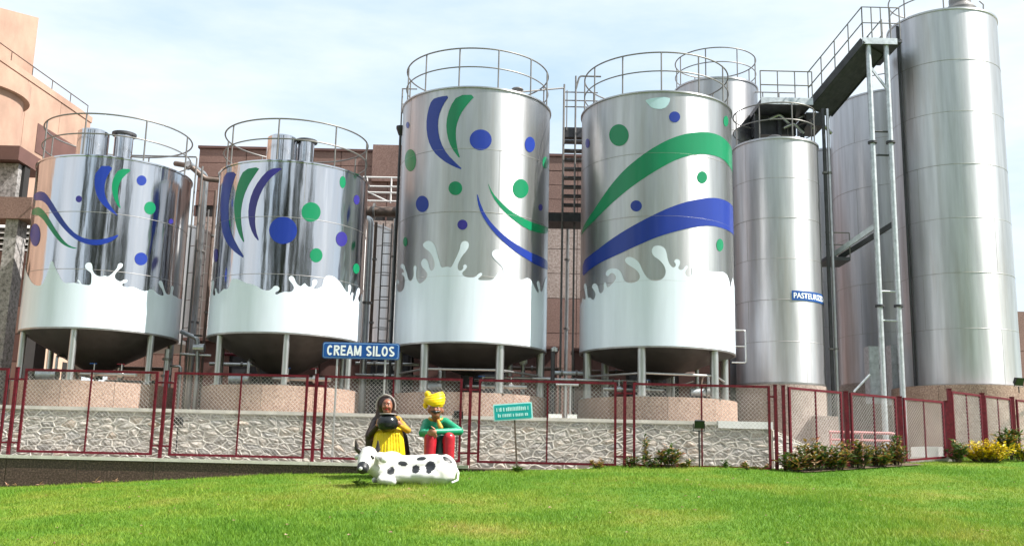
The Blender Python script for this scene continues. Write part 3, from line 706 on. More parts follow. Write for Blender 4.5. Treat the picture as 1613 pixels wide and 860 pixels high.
# silo 4
t4 = painted_silo(S4, 'tall painted steel silo with wide green and blue sweeping bands', 12, R_(-94), 6, FRONT - R_(19.5), .10, M_satin, 1.54)
X, Y, R, zb, zt = S4; D = lambda nm, p, mt: decal(nm, p, mt, t4, X, Y, R)
splash(A4, SPL4, t4, X, Y, R, zb)
for (x, y, rx, ry, mt) in ((358,350,73,82,M_green),(777,213,42,41,M_blue),(122,412,16,35,M_purple),(1163,245,18,40,M_green),(983,667,38,46,M_green)):
    D('dot', ell(B4, x, y, rx, ry, X, Y, R), mt)
for (x, y, rx, ry, mt) in ((488,213,43,42,M_blue),(1118,507,26,47,M_green)):
    D('dot', ell(B4b, x, y, rx, ry, X, Y, R), mt)
D('patch', smooth_poly(conv(B4, [(555,80),(745,60),(738,110),(700,155),(610,152),(570,110)], X, Y, R)), M_pale)
gb = conv(B4b, [(80,400),(150,280),(220,170),(300,55)], X, Y, R) + conv(B4, [(400,610),(520,510),(640,430),(760,370),(880,335),(1000,325),(1100,345),(1160,385),(1195,430)], X, Y, R)
gl = conv(B4, [(1195,600),(1160,545),(1100,510),(1000,490),(900,500),(800,530),(700,580),(600,640),(480,720)], X, Y, R) + conv(B4b, [(300,200),(190,310),(120,380),(75,440)], X, Y, R)
gb.append((gb[-1][0] + .35, gb[-1][1] - .05)); gl.insert(0, (gl[0][0] + .35, gl[0][1] - .02))
D('stripe', smooth_poly(gb + gl), M_green)
bb = conv(B4b, [(85,640),(180,560),(300,465),(450,370),(600,290),(750,220),(900,172),(1050,150),(1130,160),(1195,195)], X, Y, R)
bl = conv(B4b, [(1205,415),(1150,385),(1050,360),(930,370),(800,400),(650,445),(500,510),(350,580),(220,640),(130,700),(85,750)], X, Y, R)
bb.append((bb[-1][0] + .35, bb[-1][1])); bl.insert(0, (bl[0][0] + .35, bl[0][1]))
D('stripe', smooth_poly(bb + bl), M_blue)
MB().box((X - .95, Y - .2, zt + .1), (X - .35, Y + .3, zt + .42)).build('hatch', M_rail, t4)

# plinths of the painted silos
for S, lab in ((S1, 'round pink granite plinth under the leftmost painted silo'), (S2, 'round pink granite plinth under the short silo with three curved stripes'),
               (S3, 'round pink granite plinth under the tall silo behind the statues'), (S4, 'round pink granite plinth under the silo with wide sweeping bands')):
    plinth('granite_plinth', lab, S[0], S[1], S[2] + .02, YARD_Z, PL_Z, M_granite, 10, R_(17))

# plain silos
def plain_silo(S, label, mat, zbase, course=1.1, rail=True, posts=8, a0=0.3, railh=1.0, cap=0.25):
    X, Y, R, zb, zt = S
    t = thing('steel_silo', label, 'silo', (X, Y, zbase))
    shell('shell_plate', mat, t, X, Y, R, zb, zt, course=course)
    MB().lathe((X, Y, 0), [(R - .012, zt - .03), (R + .025, zt - .02), (R + .025, zt + .03), (R - .05, zt + .04), (0.3, zt + cap), (0.02, zt + cap + .01)], 96).build('roof', mat, t, 35)
    MB().lathe((X, Y, 0), [(R - .02, zb + .05), (R + .015, zb + .045), (R + .015, zb - .005), (0.02, zb - .005)], 96).build('base_ring', M_seam, t, 35)
    if rail: railing(t, X, Y, R * .97, zt + .03, railh, posts, a0)
    return t
t5 = plain_silo(S5, 'slim plain steel silo with a small blue sign near its right edge', M_dull, 3.8, 1.12, True, 8, R_(-80))
t6 = plain_silo(S6, 'tallest plain steel silo at the far right with a ribbed vent on top', M_dull, 3.88, 1.5, False)
X, Y, R, zb, zt = S6
# rail on the left half, vent, down pipe
ra = MB(); pts = [(X + R * .95 * math.cos(a), Y + R * .95 * math.sin(a), zt + 1.0) for a in np.linspace(R_(100), R_(250), 24)]
ra.tube(pts, .02, 6); ra.tube([(p[0], p[1], zt + .52) for p in pts], .017, 6); ra.build('guard_rail', M_rail, t6, 60)
for k in (0, 8, 16, 23): MB().cyl((pts[k][0], pts[k][1], zt), pts[k], .02, n=7).build('rail_post', M_rail, t6, 60)
v = MB().lathe((X + .35, Y - .55, zt + .1), [(0.44, 0), (0.44, .28), (0.3, .45), (0.3, .62), (0.02, .64)], 28).build('vent', M_rail, t6, 35)
MB().tube([(X + .92, Y - .7, zt + .05), (X + .95, Y - .72, zt + .5), (X + .85, Y - .7, zt + .62)], .02, 6).build('handle', M_rail, v, 60)
th = ray_cyl(1428, 300, X, Y, R)[0]
MB().cyl((X + (R + .04) * math.cos(th), Y + (R + .04) * math.sin(th), zb), (X + (R + .04) * math.cos(th), Y + (R + .04) * math.sin(th), zt - .1), .035, n=10).build('down_pipe', M_dark, t6, 60)
# silos further back
S7p = at(1412, 300, 31.5); S7 = (S7p.x, 31.5, 1.98, 4.2, Z_at(1385, 139, 29.6))
t7 = plain_silo(S7, 'plain grey steel silo half hidden behind the tallest silo', M_dull, 2.5, 1.5, True, 10, .2)
S8p = at(1128, 200, 30.0); S8 = (S8p.x, 30.0, 1.28, 3.4, Z_at(1135, 123, 28.75))
t8 = plain_silo(S8, 'plain steel silo rising behind the painted silo with sweeping bands', M_satin, 2.5, 1.6, True, 8, .35, 0.95)
for pxc, lab in ((236, 'pale rear tank seen in the gap right of the leftmost painted silo'), (528, 'pale rear tank seen in the gap above the blue name sign')):
    p = at(pxc, 400, 29.5)
    plain_silo((p.x, 29.5, 1.75, 4.7, Z_at(583 if pxc > 400 else 312, 352, 28.2)), lab, M_rear, 2.5, 2.0, False)
S9 = at(1300, 300, 33.5)
plain_silo((S9.x, 33.5, .9, 3.2, Z_at(1296, 235, 32.6)), 'narrow pale steel tank glimpsed right of the slim plain silo', M_satin, 2.5, 1.4, False)
plinth('granite_plinth', 'pale granite plinth under the slim plain silo', S5[0], S5[1], S5[2] + .03, 1.66, S5[3] - .012, M_granite2, 10, .2)
plinth('granite_plinth', 'brown pink granite plinth under the tallest silo at right', S6[0], S6[1], S6[2] + .35, 1.66, S6[3] - .012, M_granite, 10, .2)
plinth('granite_plinth', 'granite plinth below the half hidden grey silo', S7[0], S7[1], S7[2] + .05, 1.66, S7[3] - .012, M_granite2, 10, .1)


# ------------------------------------------------------------------ red chain-link fence
def fence_post(parent, x, y, z0, z1, w=0.06):
    t = MB().box((x - w / 2, y - w / 2, z0), (x + w / 2, y + w / 2, z1)).build('post', M_red, parent)
    MB().box((x - w / 2 - .006, y - w / 2 - .006, z1 + .001), (x + w / 2 + .006, y + w / 2 + .006, z1 + .014)).build('post_cap', M_red, t)
def fence_panel(parent, a, b, z0a, z0b, z1a, z1b, mull=0.5, wgap=0.058, wire_r=0.0026, tw=0.046):
    a, b = Vector((a[0], a[1], 0)), Vector((b[0], b[1], 0)); L_ = (b - a).length; U = (b - a) / L_; N = Vector((U.y, -U.x, 0))
    def P(u, f): return a + U * u + Vector((0, 0, (z0a + (z0b - z0a) * u / L_) * (1 - f) + (z1a + (z1b - z1a) * u / L_) * f))
    fr = MB(); fr.bar(P(-tw/2, 1), P(L_ + tw/2, 1), tw, tw, N); fr.bar(P(-tw/2, 0), P(L_ + tw/2, 0), tw, tw, N)
    for u in (0, L_): fr.bar(P(u, 0) + Vector((0, 0, tw/2)), P(u, 1) - Vector((0, 0, tw/2)), tw, tw, N)
    t = fr.build('panel_frame', M_red, parent)
    MB().bar(P(L_ * mull, 0) + Vector((0, 0, tw/2)), P(L_ * mull, 1) - Vector((0, 0, tw/2)), tw * .62, tw * .62, N).build('mullion', M_red, t)
    wm = MB(); Hm = max(z1a, z1b) - min(z0a, z0b); base = min(z0a, z0b); sp = wgap * 1.414
    uu = np.linspace(0, L_, 400); lo = z0a + (z0b - z0a) * uu / L_; hi = z1a + (z1b - z1a) * uu / L_
    for k in range(-int(Hm / sp) - 2, int((L_ + Hm) / sp) + 2):
        for sgn in (1, -1):
            vv = base + sgn * (uu - k * sp); ok = (vv >= lo) & (vv <= hi)
            if ok.sum() < 2: continue
            i0, i1 = np.nonzero(ok)[0][[0, -1]]; off = N * (0.004 * sgn)
            p = a + U * float(uu[i0]) + off; q = a + U * float(uu[i1]) + off; p.z = float(vv[i0]); q.z = float(vv[i1])
            wm.cyl(p, q, wire_r, n=4, cap=False)
    wm.build('wire_mesh', M_wire, t, 180, kind='stuff')
    return t
FZ0, FZ1 = 1.62, 3.20
pp = [19.5, 257, 495.5, 740, 984, 1222]
px_x = [X_at(p, 655, FENCE_Y) for p in pp]
px_x = [px_x[0] - 6.1, px_x[0] - 3.05] + px_x
ff = thing('chain_link_fence', 'long dark red chain-link fence running behind the cow and the seated statues', 'fence', (px_x[3], FENCE_Y, 1.5))
for x in px_x: fence_post(ff, x, FENCE_Y, 1.40, FZ1 + .035)
for i in range(7):
    gL = 0.185; x0, x1 = px_x[i] + gL, px_x[i + 1] - gL
    if i == 6: x1 = px_x[i + 1] - 0.13
    t = fence_panel(ff, (x0, FENCE_Y), (x1, FENCE_Y), FZ0, FZ0, FZ1, FZ1)
    for (xa, xb) in ((px_x[i] + .03, x0 - .025), (x1 + .025, px_x[i + 1] - .03)):
        MB().bar((xa, FENCE_Y, FZ0 + .16), (xb, FENCE_Y, FZ0 + .16), .035, .035).build('tie_bar', M_red, t)
        MB().bar((xa, FENCE_Y, FZ1 - .19), (xb, FENCE_Y, FZ1 - .19), .035, .035).build('tie_bar', M_red, t)
# receding fence on the right
c0 = Vector((X_at(1227, 650, 20.0) + .10, 20.02, 0)); c1 = at(1495, 680, 23.3); c1 = Vector((c1.x, 23.3, 0))
def on_line(p0, p1, px):
    lo, hi = 0.0, 1.0
    for _ in range(40):
        mid = (lo + hi) / 2; q = p0.lerp(p1, mid); dd = Vector((q.x, q.y, 2.5 - EYE)); ix = dd.dot(_rr) / dd.dot(_f) * F + W / 2
        if ix < px: lo = mid
        else: hi = mid
    return p0.lerp(p1, (lo + hi) / 2)
def zl(q): return float(lawn_z(q.x, q.y))
fr_ = thing('chain_link_fence', 'red chain-link fence running back from the corner behind the long bush row', 'fence', (c0.x, c0.y, 1.5))
pos = [on_line(c0, c1, px) for px in (1232, 1334, 1419, 1493)]
for q, w_ in zip(pos, (.06, .085, .085, .085)): fence_post(fr_, q.x, q.y, 1.3, 3.23, w_)
for a, b in ((0, 1), (1, 2), (2, 3)):
    q0 = pos[a].lerp(pos[b], 0.09); q1 = pos[a].lerp(pos[b], 0.91)
    fence_panel(fr_, q0, q1, max(zl(q0) + .08, 1.66), zl(q1) + .1, 3.2, 3.2, wire_r=.0034)
d0 = Vector((X_at(1500, 680, 23.35), 23.4, 0)); d1 = Vector((X_at(1604, 680, 25.6), 25.6, 0))
fe_ = thing('chain_link_fence', 'taller red chain-link fence above the yellow bush at right', 'fence', (d0.x, d0.y, 1.7))
pos2 = [on_line(d0, d1, px) for px in (1498, 1551, 1598)]; pos2.append(pos2[-1] + (pos2[-1] - pos2[0]))
for q in pos2: fence_post(fe_, q.x, q.y, 1.5, 3.52, .085)
for a in range(3):
    q0 = pos2[a].lerp(pos2[a + 1], 0.08); q1 = pos2[a].lerp(pos2[a + 1], 0.92)
    fence_panel(fe_, q0, q1, zl(q0) + .1, zl(q1) + .1, 3.46, 3.46, wire_r=.0034)

# ------------------------------------------------------------------ signs
def text_mesh(txt, size, bold=0.0, extr=0.002):
    cu = bpy.data.curves.new('lettering', 'FONT'); cu.body = txt; cu.size = size; cu.offset = bold; cu.extrude = extr
    cu.align_x = 'CENTER'; cu.align_y = 'CENTER'
    ob = bpy.data.objects.new('lettering', cu); C.objects.link(ob)
    dg = bpy.context.evaluated_depsgraph_get(); me = bpy.data.meshes.new_from_object(ob.evaluated_get(dg)); bpy.data.objects.remove(ob)
    co = np.empty(len(me.vertices) * 3); me.vertices.foreach_get('co', co); co = co.reshape(-1, 3)
    return me, co
def rrect(w, h, r, n=5):
    out = []
    for cx, cy, a0 in ((w/2 - r, h/2 - r, 0), (-w/2 + r, h/2 - r, 90), (-w/2 + r, -h/2 + r, 180), (w/2 - r, -h/2 + r, 270)):
        out += [(cx + r * math.cos(R_(a0 + 90 * i / n)), cy + r * math.sin(R_(a0 + 90 * i / n))) for i in range(n + 1)]
    return out
def board(parent, name, mat, P, w, h, r, y0, y1):
    pts = rrect(w, h, r); n = len(pts); mb = MB()
    mb.add([P(x, z, y0) for x, z in pts] + [P(x, z, y1) for x, z in pts], [tuple(range(n))[::-1], tuple(range(n, 2 * n))] + [(i, (i + 1) % n, n + (i + 1) % n, n + i) for i in range(n)])
    return mb.build(name, mat, parent, 30)
SY = 20.9
sc = at(568.5, 552.5, SY); sw_ = (at(629, 553, SY) - at(508, 551, SY)).length; sh = 26 / F * SY * 1.0
sg = thing('name_sign', 'blue sign reading CREAM SILOS on two thin posts', 'sign', (sc.x, SY, 1.5))
tilt = 0.0
def PS(x, z, y): return (sc.x + x * math.cos(tilt) - z * math.sin(tilt), SY + y, sc.z + x * math.sin(tilt) + z * math.cos(tilt))
board(sg, 'sign_board', M_signblue, PS, sw_, sh, .05, 0.0, .03)
bo = board(sg, 'pale_border', M_signedge, PS, sw_ - .03, sh - .03, .045, -.003, -.0005)
board(sg, 'sign_face', M_signblue, PS, sw_ - .055, sh - .055, .04, -.006, -.0035)
def stroke_letters(txt, wd):
    """heavy sans capitals drawn as strokes of even width; returns quads in a box of cap height 1"""
    def arc(cx, cy, rx, ry, a0, a1, n=10): return [(cx + rx * math.cos(R_(a0 + (a1 - a0) * k / n)), cy + ry * math.sin(R_(a0 + (a1 - a0) * k / n))) for k in range(n + 1)]
    h = wd / 2; w = .64; A, B = h, w - h; T, Bt = 1 - h, h
    G = {'C': ([arc(w/2, .5, w/2 - h, .5 - h, 42, 318, 18)], w), 'O': ([arc(w/2 + .02, .5, w/2 - h + .02, .5 - h, 0, 360, 22)], w + .04),
         'R': ([[(A, 0), (A, 1)], [(A, T)] + arc(B - .2, .74, .2, .26 - h, 90, -90, 8) + [(A, .48 + 0*h)], [(B - .26, .5), (B + .02, 0)]], w),
         'E': ([[(A, 0), (A, 1)], [(A, T), (w - .08, T)], [(A, .5), (w - .13, .5)], [(A, Bt), (w - .06, Bt)]], w - .06), 'A': ([[(h * .55, 0), (w/2 + .02, 1)], [(w/2 + .02, 1), (w - h * .55 + .04, 0)], [(.18, .30), (w - .14, .30)]], w + .04),
         'M': ([[(A, 0), (A, 1)], [(A + .02, 1), (.40, .08)], [(.40, .08), (.80 - A - .02, 1)], [(.80 - A, 0), (.80 - A, 1)]], .80), 'S': ([arc(w/2, .735, w/2 - h - .01, .265 - h, 28, 270, 12)[:-1] + arc(w/2, .265, w/2 - h, .265 - h + .0, 90, -152, 12)], w),
         'I': ([[(h + .02, 0), (h + .02, 1)]], wd + .04), 'L': ([[(A, 0), (A, 1)], [(A, Bt), (w - .1, Bt)]], w - .1), ' ': ([], .3)}
    out = []; x = 0; lay = 0
    for ch in txt:
        st, adv = G[ch]
        for pl in st:
            lay += 1
            L_ = []; R2 = []
            for k, q in enumerate(pl):
                a = pl[max(k - 1, 0)]; b = pl[min(k + 1, len(pl) - 1)]; dx, dy = b[0] - a[0], b[1] - a[1]; l = math.hypot(dx, dy) or 1
                L_.append((x + q[0] - dy / l * h, q[1] + dx / l * h)); R2.append((x + q[0] + dy / l * h, q[1] - dx / l * h))
            for k in range(len(pl) - 1): out.append((L_[k], R2[k], R2[k + 1], L_[k + 1], lay % 5))
        x += adv + .10; out.append(None)
    return out, x - .10
qs, tot = stroke_letters('CREAM SILOS', .19)
lt = MB(); kx_ = sw_ * .88 / tot; kz_ = sh * .62
for q in qs:
    if q is None:
        if lt.v: lt.build('letter', M_signwhite, sg)
        lt = MB(); continue
    lt.add([PS((v[0]) * kx_ - sw_ * .44, (v[1] - .5) * kz_, -.0085 - .0006 * q[4]) for v in q[:4]], [(0, 1, 2, 3)])
for px in (530, 606):
    x = X_at(px, 590, SY + .04); MB().cyl((x, SY + .05, 1.48), (x, SY + .05, sc.z - sh * .3), .022, n=10).build('sign_post', M_leg, sg, 60)
# teal notice
TY = 19.45; tcn_ = at(808, 648, TY); tw_ = 60 / F * TY * 1.02; thh = 26 / F * TY
ts = thing('notice_sign', 'small tilted teal notice board on a thin brown post in the lawn', 'sign', (tcn_.x, TY, 1.45))
tl_ = R_(5.2)
def PT(x, z, y): return (tcn_.x + x * math.cos(tl_) - z * math.sin(tl_), TY + y, tcn_.z + x * math.sin(tl_) + z * math.cos(tl_))
board(ts, 'sign_board', M_tealpale, PT, tw_, thh, .02, 0, .012)
board(ts, 'sign_face', M_teal, PT, tw_ - .05, thh - .045, .012, -.004, -.0005)
rs = random.Random(3); mk = MB()
for row, (zc, hh, n) in enumerate(((.056, .080, 17), (-.060, .066, 22))):
    x = -tw_ / 2 + .06
    while x < tw_ / 2 - .075:
        w_ = rs.uniform(.014, .03); 
        if rs.random() < .16: x += .022; continue
        mk.add([PT(x, zc - hh/2, -.007), PT(x + w_, zc - hh/2, -.007), PT(x + w_, zc + hh/2 * rs.uniform(.4, 1), -.007), PT(x, zc + hh/2 * rs.uniform(.6, 1), -.007)], [(0, 1, 2, 3)])
        x += w_ + .008
mk.build('faded_lettering', M_tealpale, ts, kind='stuff')
tb = at(815, 735, TY)
MB().bar(PT(.02, -thh * .4, .03), (tb.x, TY + .03, float(lawn_z(tb.x, TY)) - .05), .035, .025, (0, 1, 0)).build('sign_post', M_rustpipe, ts)
# curved sign on the slim silo
X, Y, R, zb, zt = S5
cs = thing('silo_sign', 'narrow blue sign reading PASTEURIZED MILK bent round the slim plain silo', 'sign', (X, Y - R, 5.8))
aL, zT = ray_cyl(1247, 457.5, X, Y, R); _, zB = ray_cyl(1247, 472.5, X, Y, R); aL = unwrap(aL); aR = aL + 1.45
decal('sign_face', [(aL, zB), (aR, zB), (aR, zT), (aL, zT)], M_signblue, cs, X, Y, R, .012)
me, co = text_mesh('PASTEURIZED MILK', .2, .004, 0.0)
w0 = co[:, 0].max() - co[:, 0].min(); h0 = co[:, 1].max() - co[:, 1].min(); xm = co[:, 0].min(); ym = co[:, 1].min(); off = wloc(cs)
new = []
for c_ in co:
    a = aL + .04 + (c_[0] - xm) / w0 * (aR - aL - .08); z = zB + (zT - zB) * (.2 + .6 * (c_[1] - ym) / h0)
    new.append(Vector((X + (R + .0165) * math.cos(a), Y + (R + .0165) * math.sin(a), z)) - off)
me.vertices.foreach_set('co', np.array(new, dtype=np.float32).ravel()); me.update(); me.materials.clear(); link('lettering', me, M_signwhite, cs)

# ------------------------------------------------------------------ floodlights
def floodlight(label, p, w=.20, yaw=0.0, pole=0.0):
    t = thing('floodlight', label, 'floodlight', (p.x, p.y, p.z - .2 - pole), 'small black floodlights')
    q = Matrix.Rotation(yaw, 3, 'Z') @ Matrix.Rotation(R_(25), 3, 'X')
    def T(v): return p + q @ Vector(v)
    mb = MB(); h = w * .8
    mb.add([T(v) for v in ((-w/2, -.05, -h/2), (w/2, -.05, -h/2), (w/2, -.05, h/2), (-w/2, -.05, h/2), (-w/3, .07, -h/3), (w/3, .07, -h/3), (w/3, .07, h/3), (-w/3, .07, h/3))],
           [(3, 2, 1, 0), (4, 5, 6, 7), (0, 1, 5, 4), (1, 2, 6, 5), (2, 3, 7, 6), (3, 0, 4, 7)])
    mb.build('housing', M_black, t)
    MB().add([T(v) for v in ((-w*.42, -.053, -h*.40), (w*.42, -.053, -h*.40), (w*.42, -.053, h*.40), (-w*.42, -.053, h*.40))], [(0, 1, 2, 3)]).build('lens', M_glassy, t)
    MB().tube([T((-w*.55, 0, 0)), T((-w*.55, 0, 0)) + Vector((0, 0, -.14)), T((w*.55, 0, 0)) + Vector((0, 0, -.14)), T((w*.55, 0, 0))], .010, 6).build('bracket', M_black, t)
    MB().cyl(p + Vector((0, 0, -.13)), p + Vector((0, 0, -.2 - pole)), .014, n=8).build('stem', M_black, t, 60)
M_glassy = simple('lamp_glass', (0.03, 0.035, 0.035), 0.12, 0, 0.1, 3)
floodlight('small black floodlight at the wall top left, below the gap of the short silos', at(281, 662, 21.3), .21, R_(-20), .55)
floodlight('small black floodlight beside the man in the yellow turban', at(721, 652, 21.3), .20, R_(15), .55)
floodlight('small black floodlight on the fence before the sweeping-band silo', at(1101, 667, 19.9), .20, 0, .8)
floodlight('black floodlight on top of the post at the right picture edge', at(1604, 600, 25.4), .26, R_(20), .1)

# ------------------------------------------------------------------ statues
def blob(name, prims, mat, parent, voxel=0.016, smooth=3, color=None):
    mb = MB()
    for pr in prims:
        if pr[0] == 'c':
            _, p, q, r0, r1 = pr; p, q = Vector(p), Vector(q)
            mb.cyl(p, q, r0, r1, 14)
            for c_, r in ((p, r0), (q, r1)): sphere(mb, c_, (r, r, r))
        elif pr[0] == 'e': sphere(mb, Vector(pr[1]), pr[2], pr[3] if len(pr) > 3 else None)
        elif pr[0] == 't': mb.tube(pr[1], pr[2], 8)
    me = bpy.data.meshes.new(name); me.from_pydata(mb.v, [], mb.f); me.update()
    ob = bpy.data.objects.new('tmp_shape', me); C.objects.link(ob)
    rm = ob.modifiers.new('r', 'REMESH'); rm.mode = 'VOXEL'; rm.voxel_size = voxel; rm.use_smooth_shade = True
    if smooth:
        sm = ob.modifiers.new('s', 'SMOOTH'); sm.iterations = smooth; sm.factor = .5
    dg = bpy.context.evaluated_depsgraph_get(); m2 = bpy.data.meshes.new_from_object(ob.evaluated_get(dg)); bpy.data.objects.remove(ob)
    m2.name = name; m2.materials.clear(); off = wloc(parent)
    m2.transform(Matrix.Translation(-off)); m2.shade_smooth()
    return link(name, m2, mat, parent)
def sphere(mb, c_, r, rot=None, n=14, k=9):
    o = len(mb.v); M3 = rot or Matrix.Identity(3)
    for i in range(k + 1):
        t = math.pi * i / k
        for j in range(n):
            a = 2 * math.pi * j / n
            mb.v.append(tuple(c_ + M3 @ Vector((r[0] * math.sin(t) * math.cos(a), r[1] * math.sin(t) * math.sin(a), r[2] * math.cos(t)))))
    for i in range(k):
        for j in range(n):
            mb.f.append((o + i * n + j, o + (i + 1) * n + j, o + (i + 1) * n + (j + 1) % n, o + i * n + (j + 1) % n))
def paint(name, c, rough=.42): return simple(name, c, rough, 0, .22, 7, .18, 26, coat=.08, spec=.35)
P_skin = paint('statue_skin', (0.27, 0.105, 0.06)); P_skin2 = paint('statue_skin_light', (0.44, 0.19, 0.12))
P_yellow = paint('statue_yellow', (0.80, 0.52, 0.005)); P_skirt = paint('statue_skirt_yellow', (0.78, 0.53, 0.008))
P_green = paint('statue_green', (0.01, 0.25, 0.13)); P_dgreen = paint('statue_dark_green', (0.012, 0.06, 0.045)); P_red = paint('statue_red', (0.40, 0.012, 0.022))
P_brown = paint('statue_brown', (0.028, 0.012, 0.010)); P_trim = paint('statue_trim', (0.36, 0.32, 0.30)); P_black = paint('statue_black', (0.012, 0.014, 0.016), .2)
P_must = paint('statue_mustard', (0.50, 0.27, 0.03)); P_white = paint('statue_white', (0.64, 0.64, 0.62)); P_horn = paint('statue_horn', (0.03, 0.022, 0.02)); P_eye = paint('statue_eye', (0.01, 0.01, 0.01), .15)
def Z(zx, zy, Y): return at(550 + zx / 4.779, 600 + zy / 4.779, Y)
def hand(prims, c_, direction, s=1.0, curl=0.3, side=1):
    """palm, four fingers of different lengths and a thumb leaving the side of the palm"""
    d = Vector(direction).normalized(); up = Vector((0, -0.35, 1)).normalized(); w = d.cross(up).normalized(); n_ = w.cross(d)
    prims.append(('e', c_ + d * .03 * s, (.045 * s, .03 * s, .04 * s)))
    for i, ln in enumerate((.075, .088, .082, .062)):
        b0 = c_ + d * .05 * s + n_ * ((1.5 - i) * .021 * s); m_ = b0 + d * ln * .5 * s; e_ = m_ + (d * (1 - curl) + Vector((0, .5, -1)) * curl).normalized() * ln * .5 * s
        prims.append(('c', b0, m_, .0115 * s, .0105 * s)); prims.append(('c', m_, e_, .0105 * s, .008 * s))
    tb_ = c_ + d * .015 * s + n_ * .045 * s; prims.append(('c', tb_, tb_ + (d + n_ * .9).normalized() * .06 * s, .0125 * s, .009 * s))
# man
gm = Z(690, 690, 18.5)
man = thing('man_statue', 'painted statue of seated person in yellow turban, green shirt and red trousers', 'statue', (gm.x, 18.6, float(lawn_z(gm.x, 18.6))))
gz = float(lawn_z(gm.x, 18.4))
hc = Z(652, 212, 18.55)
sk = [('e', hc, (.118, .13, .150)), ('c', hc + Vector((0, .03, -.08)), Z(655, 300, 18.72), .075, .085), ('e', hc + Vector((.0, -.13, -.02)), (.026, .032, .034)), ('e', hc + Vector((0, -.06, -.10)), (.07, .07, .06)),
      ('e', hc + Vector((-.125, .01, -.03)), (.028, .03, .05)), ('e', hc + Vector((.125, .01, -.03)), (.028, .03, .05)), ('e', hc + Vector((-.06, -.09, -.03)), (.04, .04, .04)), ('e', hc + Vector((.06, -.09, -.03)), (.04, .04, .04))]
body = blob('head', sk, P_skin, man, .012, 2)
for s_ in (-1, 1):
    e_ = blob('eye', [('e', hc + Vector((s_ * .045, -.118, .03)), (.020, .010, .009))], P_trim, body, .005, 1)
    blob('eyebrow', [('c', hc + Vector((s_ * .02, -.128, .062)), hc + Vector((s_ * .075, -.112, .064)), .010, .007)], P_black, body, .005, 1)
    blob('pupil', [('e', hc + Vector((s_ * .045, -.128, .03)), (.009, .006, .010))], P_eye, body, .004, 0)
blob('moustache', [('c', hc + Vector((-.075, -.115, -.045)), hc + Vector((0, -.148, -.058)), .012, .024), ('c', hc + Vector((.09, -.105, -.035)), hc + Vector((0, -.148, -.058)), .012, .024)], P_black, body, .007, 1)
tcx = Z(642, 140, 18.57)
tur = [('e', tcx, (.180, .17, .105)), ('e', Z(590, 98, 18.54), (.062, .06, .062)), ('e', Z(575, 180, 18.6), (.05, .07, .07))]
for k in range(6):
    zz = -.075 + k * .032; rr = .178 * math.sqrt(max(.1, 1 - (zz / .13) ** 2)); ph = R_(k * 24 - 40)
    pts = [tcx + Vector((rr * math.cos(a), rr * .95 * math.sin(a), zz + .045 * math.sin(a + ph))) for a in np.linspace(0, 2 * math.pi, 25)]
    tur.append(('t', pts, .026))
blob('turban', tur, P_yellow, man, .011, 1)
blob('scarf', [('t', [Z(655, 285, 18.75) + Vector((.125 * math.cos(a), .11 * math.sin(a), .02 * math.sin(a))) for a in np.linspace(0, 2 * math.pi, 20)], .034), ('c', Z(668, 298, 18.55), Z(690, 350, 18.48), .03, .045)], P_must, man, .011, 1)
sh_l, sh_r = Z(585, 318, 18.74), Z(722, 312, 18.74); el_l, el_r = Z(553, 392, 18.5), Z(832, 378, 18.48); ha_l, ha_r = Z(612, 392, 18.22), Z(640, 380, 18.20)
blob('shirt', [('c', Z(655, 330, 18.8), Z(665, 560, 18.92), .185, .21), ('c', sh_l, sh_r, .095, .095), ('c', sh_l, el_l, .092, .075), ('c', el_l, ha_l, .072, .052), ('c', sh_r, el_r, .092, .072), ('c', el_r, ha_r, .070, .050)], P_green, man, .015, 3)
blob('tunic_front', [('c', Z(680, 420, 18.5), Z(685, 620, 18.35), .11, .12)], P_dgreen, man, .016, 2)
kl, kr = Z(612, 432, 18.28), Z(752, 430, 18.30)
fl = Vector((kl.x, 18.24, gz + .06)); fr = Vector((kr.x + .01, 18.26, gz + .06))
blob('trousers', [('c', Z(640, 570, 18.95), kl, .135, .112), ('c', kl, fl + Vector((0, 0, .08)), .115, .095), ('c', Z(715, 570, 18.95), kr, .135, .108), ('c', kr, fr + Vector((0, 0, .08)), .110, .092), ('c', Z(640, 575, 18.95), Z(715, 575, 18.95), .15, .15)], P_red, man, .015, 3)
for f_ in (fl, fr): blob('shoe', [('c', f_ + Vector((0, .04, .0)), f_ + Vector((0, -.16, -.015)), .062, .045), ('c', f_ + Vector((0, -.16, -.015)), f_ + Vector((0, -.21, .03)), .035, .015)], P_black, man, .012, 2)
hp = []; hand(hp, ha_l + Vector((-.02, -.02, .0)), (1, -.1, -.25), 1.15, .45); blob('hand', hp, P_skin2, man, .0075, 1)
hp = []; hand(hp, ha_r + Vector((.03, -.05, .0)), (-1, -.05, -.1), 1.15, .4); blob('hand', hp, P_skin2, man, .0075, 1)
for k in range(3): blob('button', [('e', Z(663, 335 + k * 26, 18.56 - .01 * k) + Vector((0, -.02, 0)), (.012, .01, .012))], P_must, man, .005, 0)
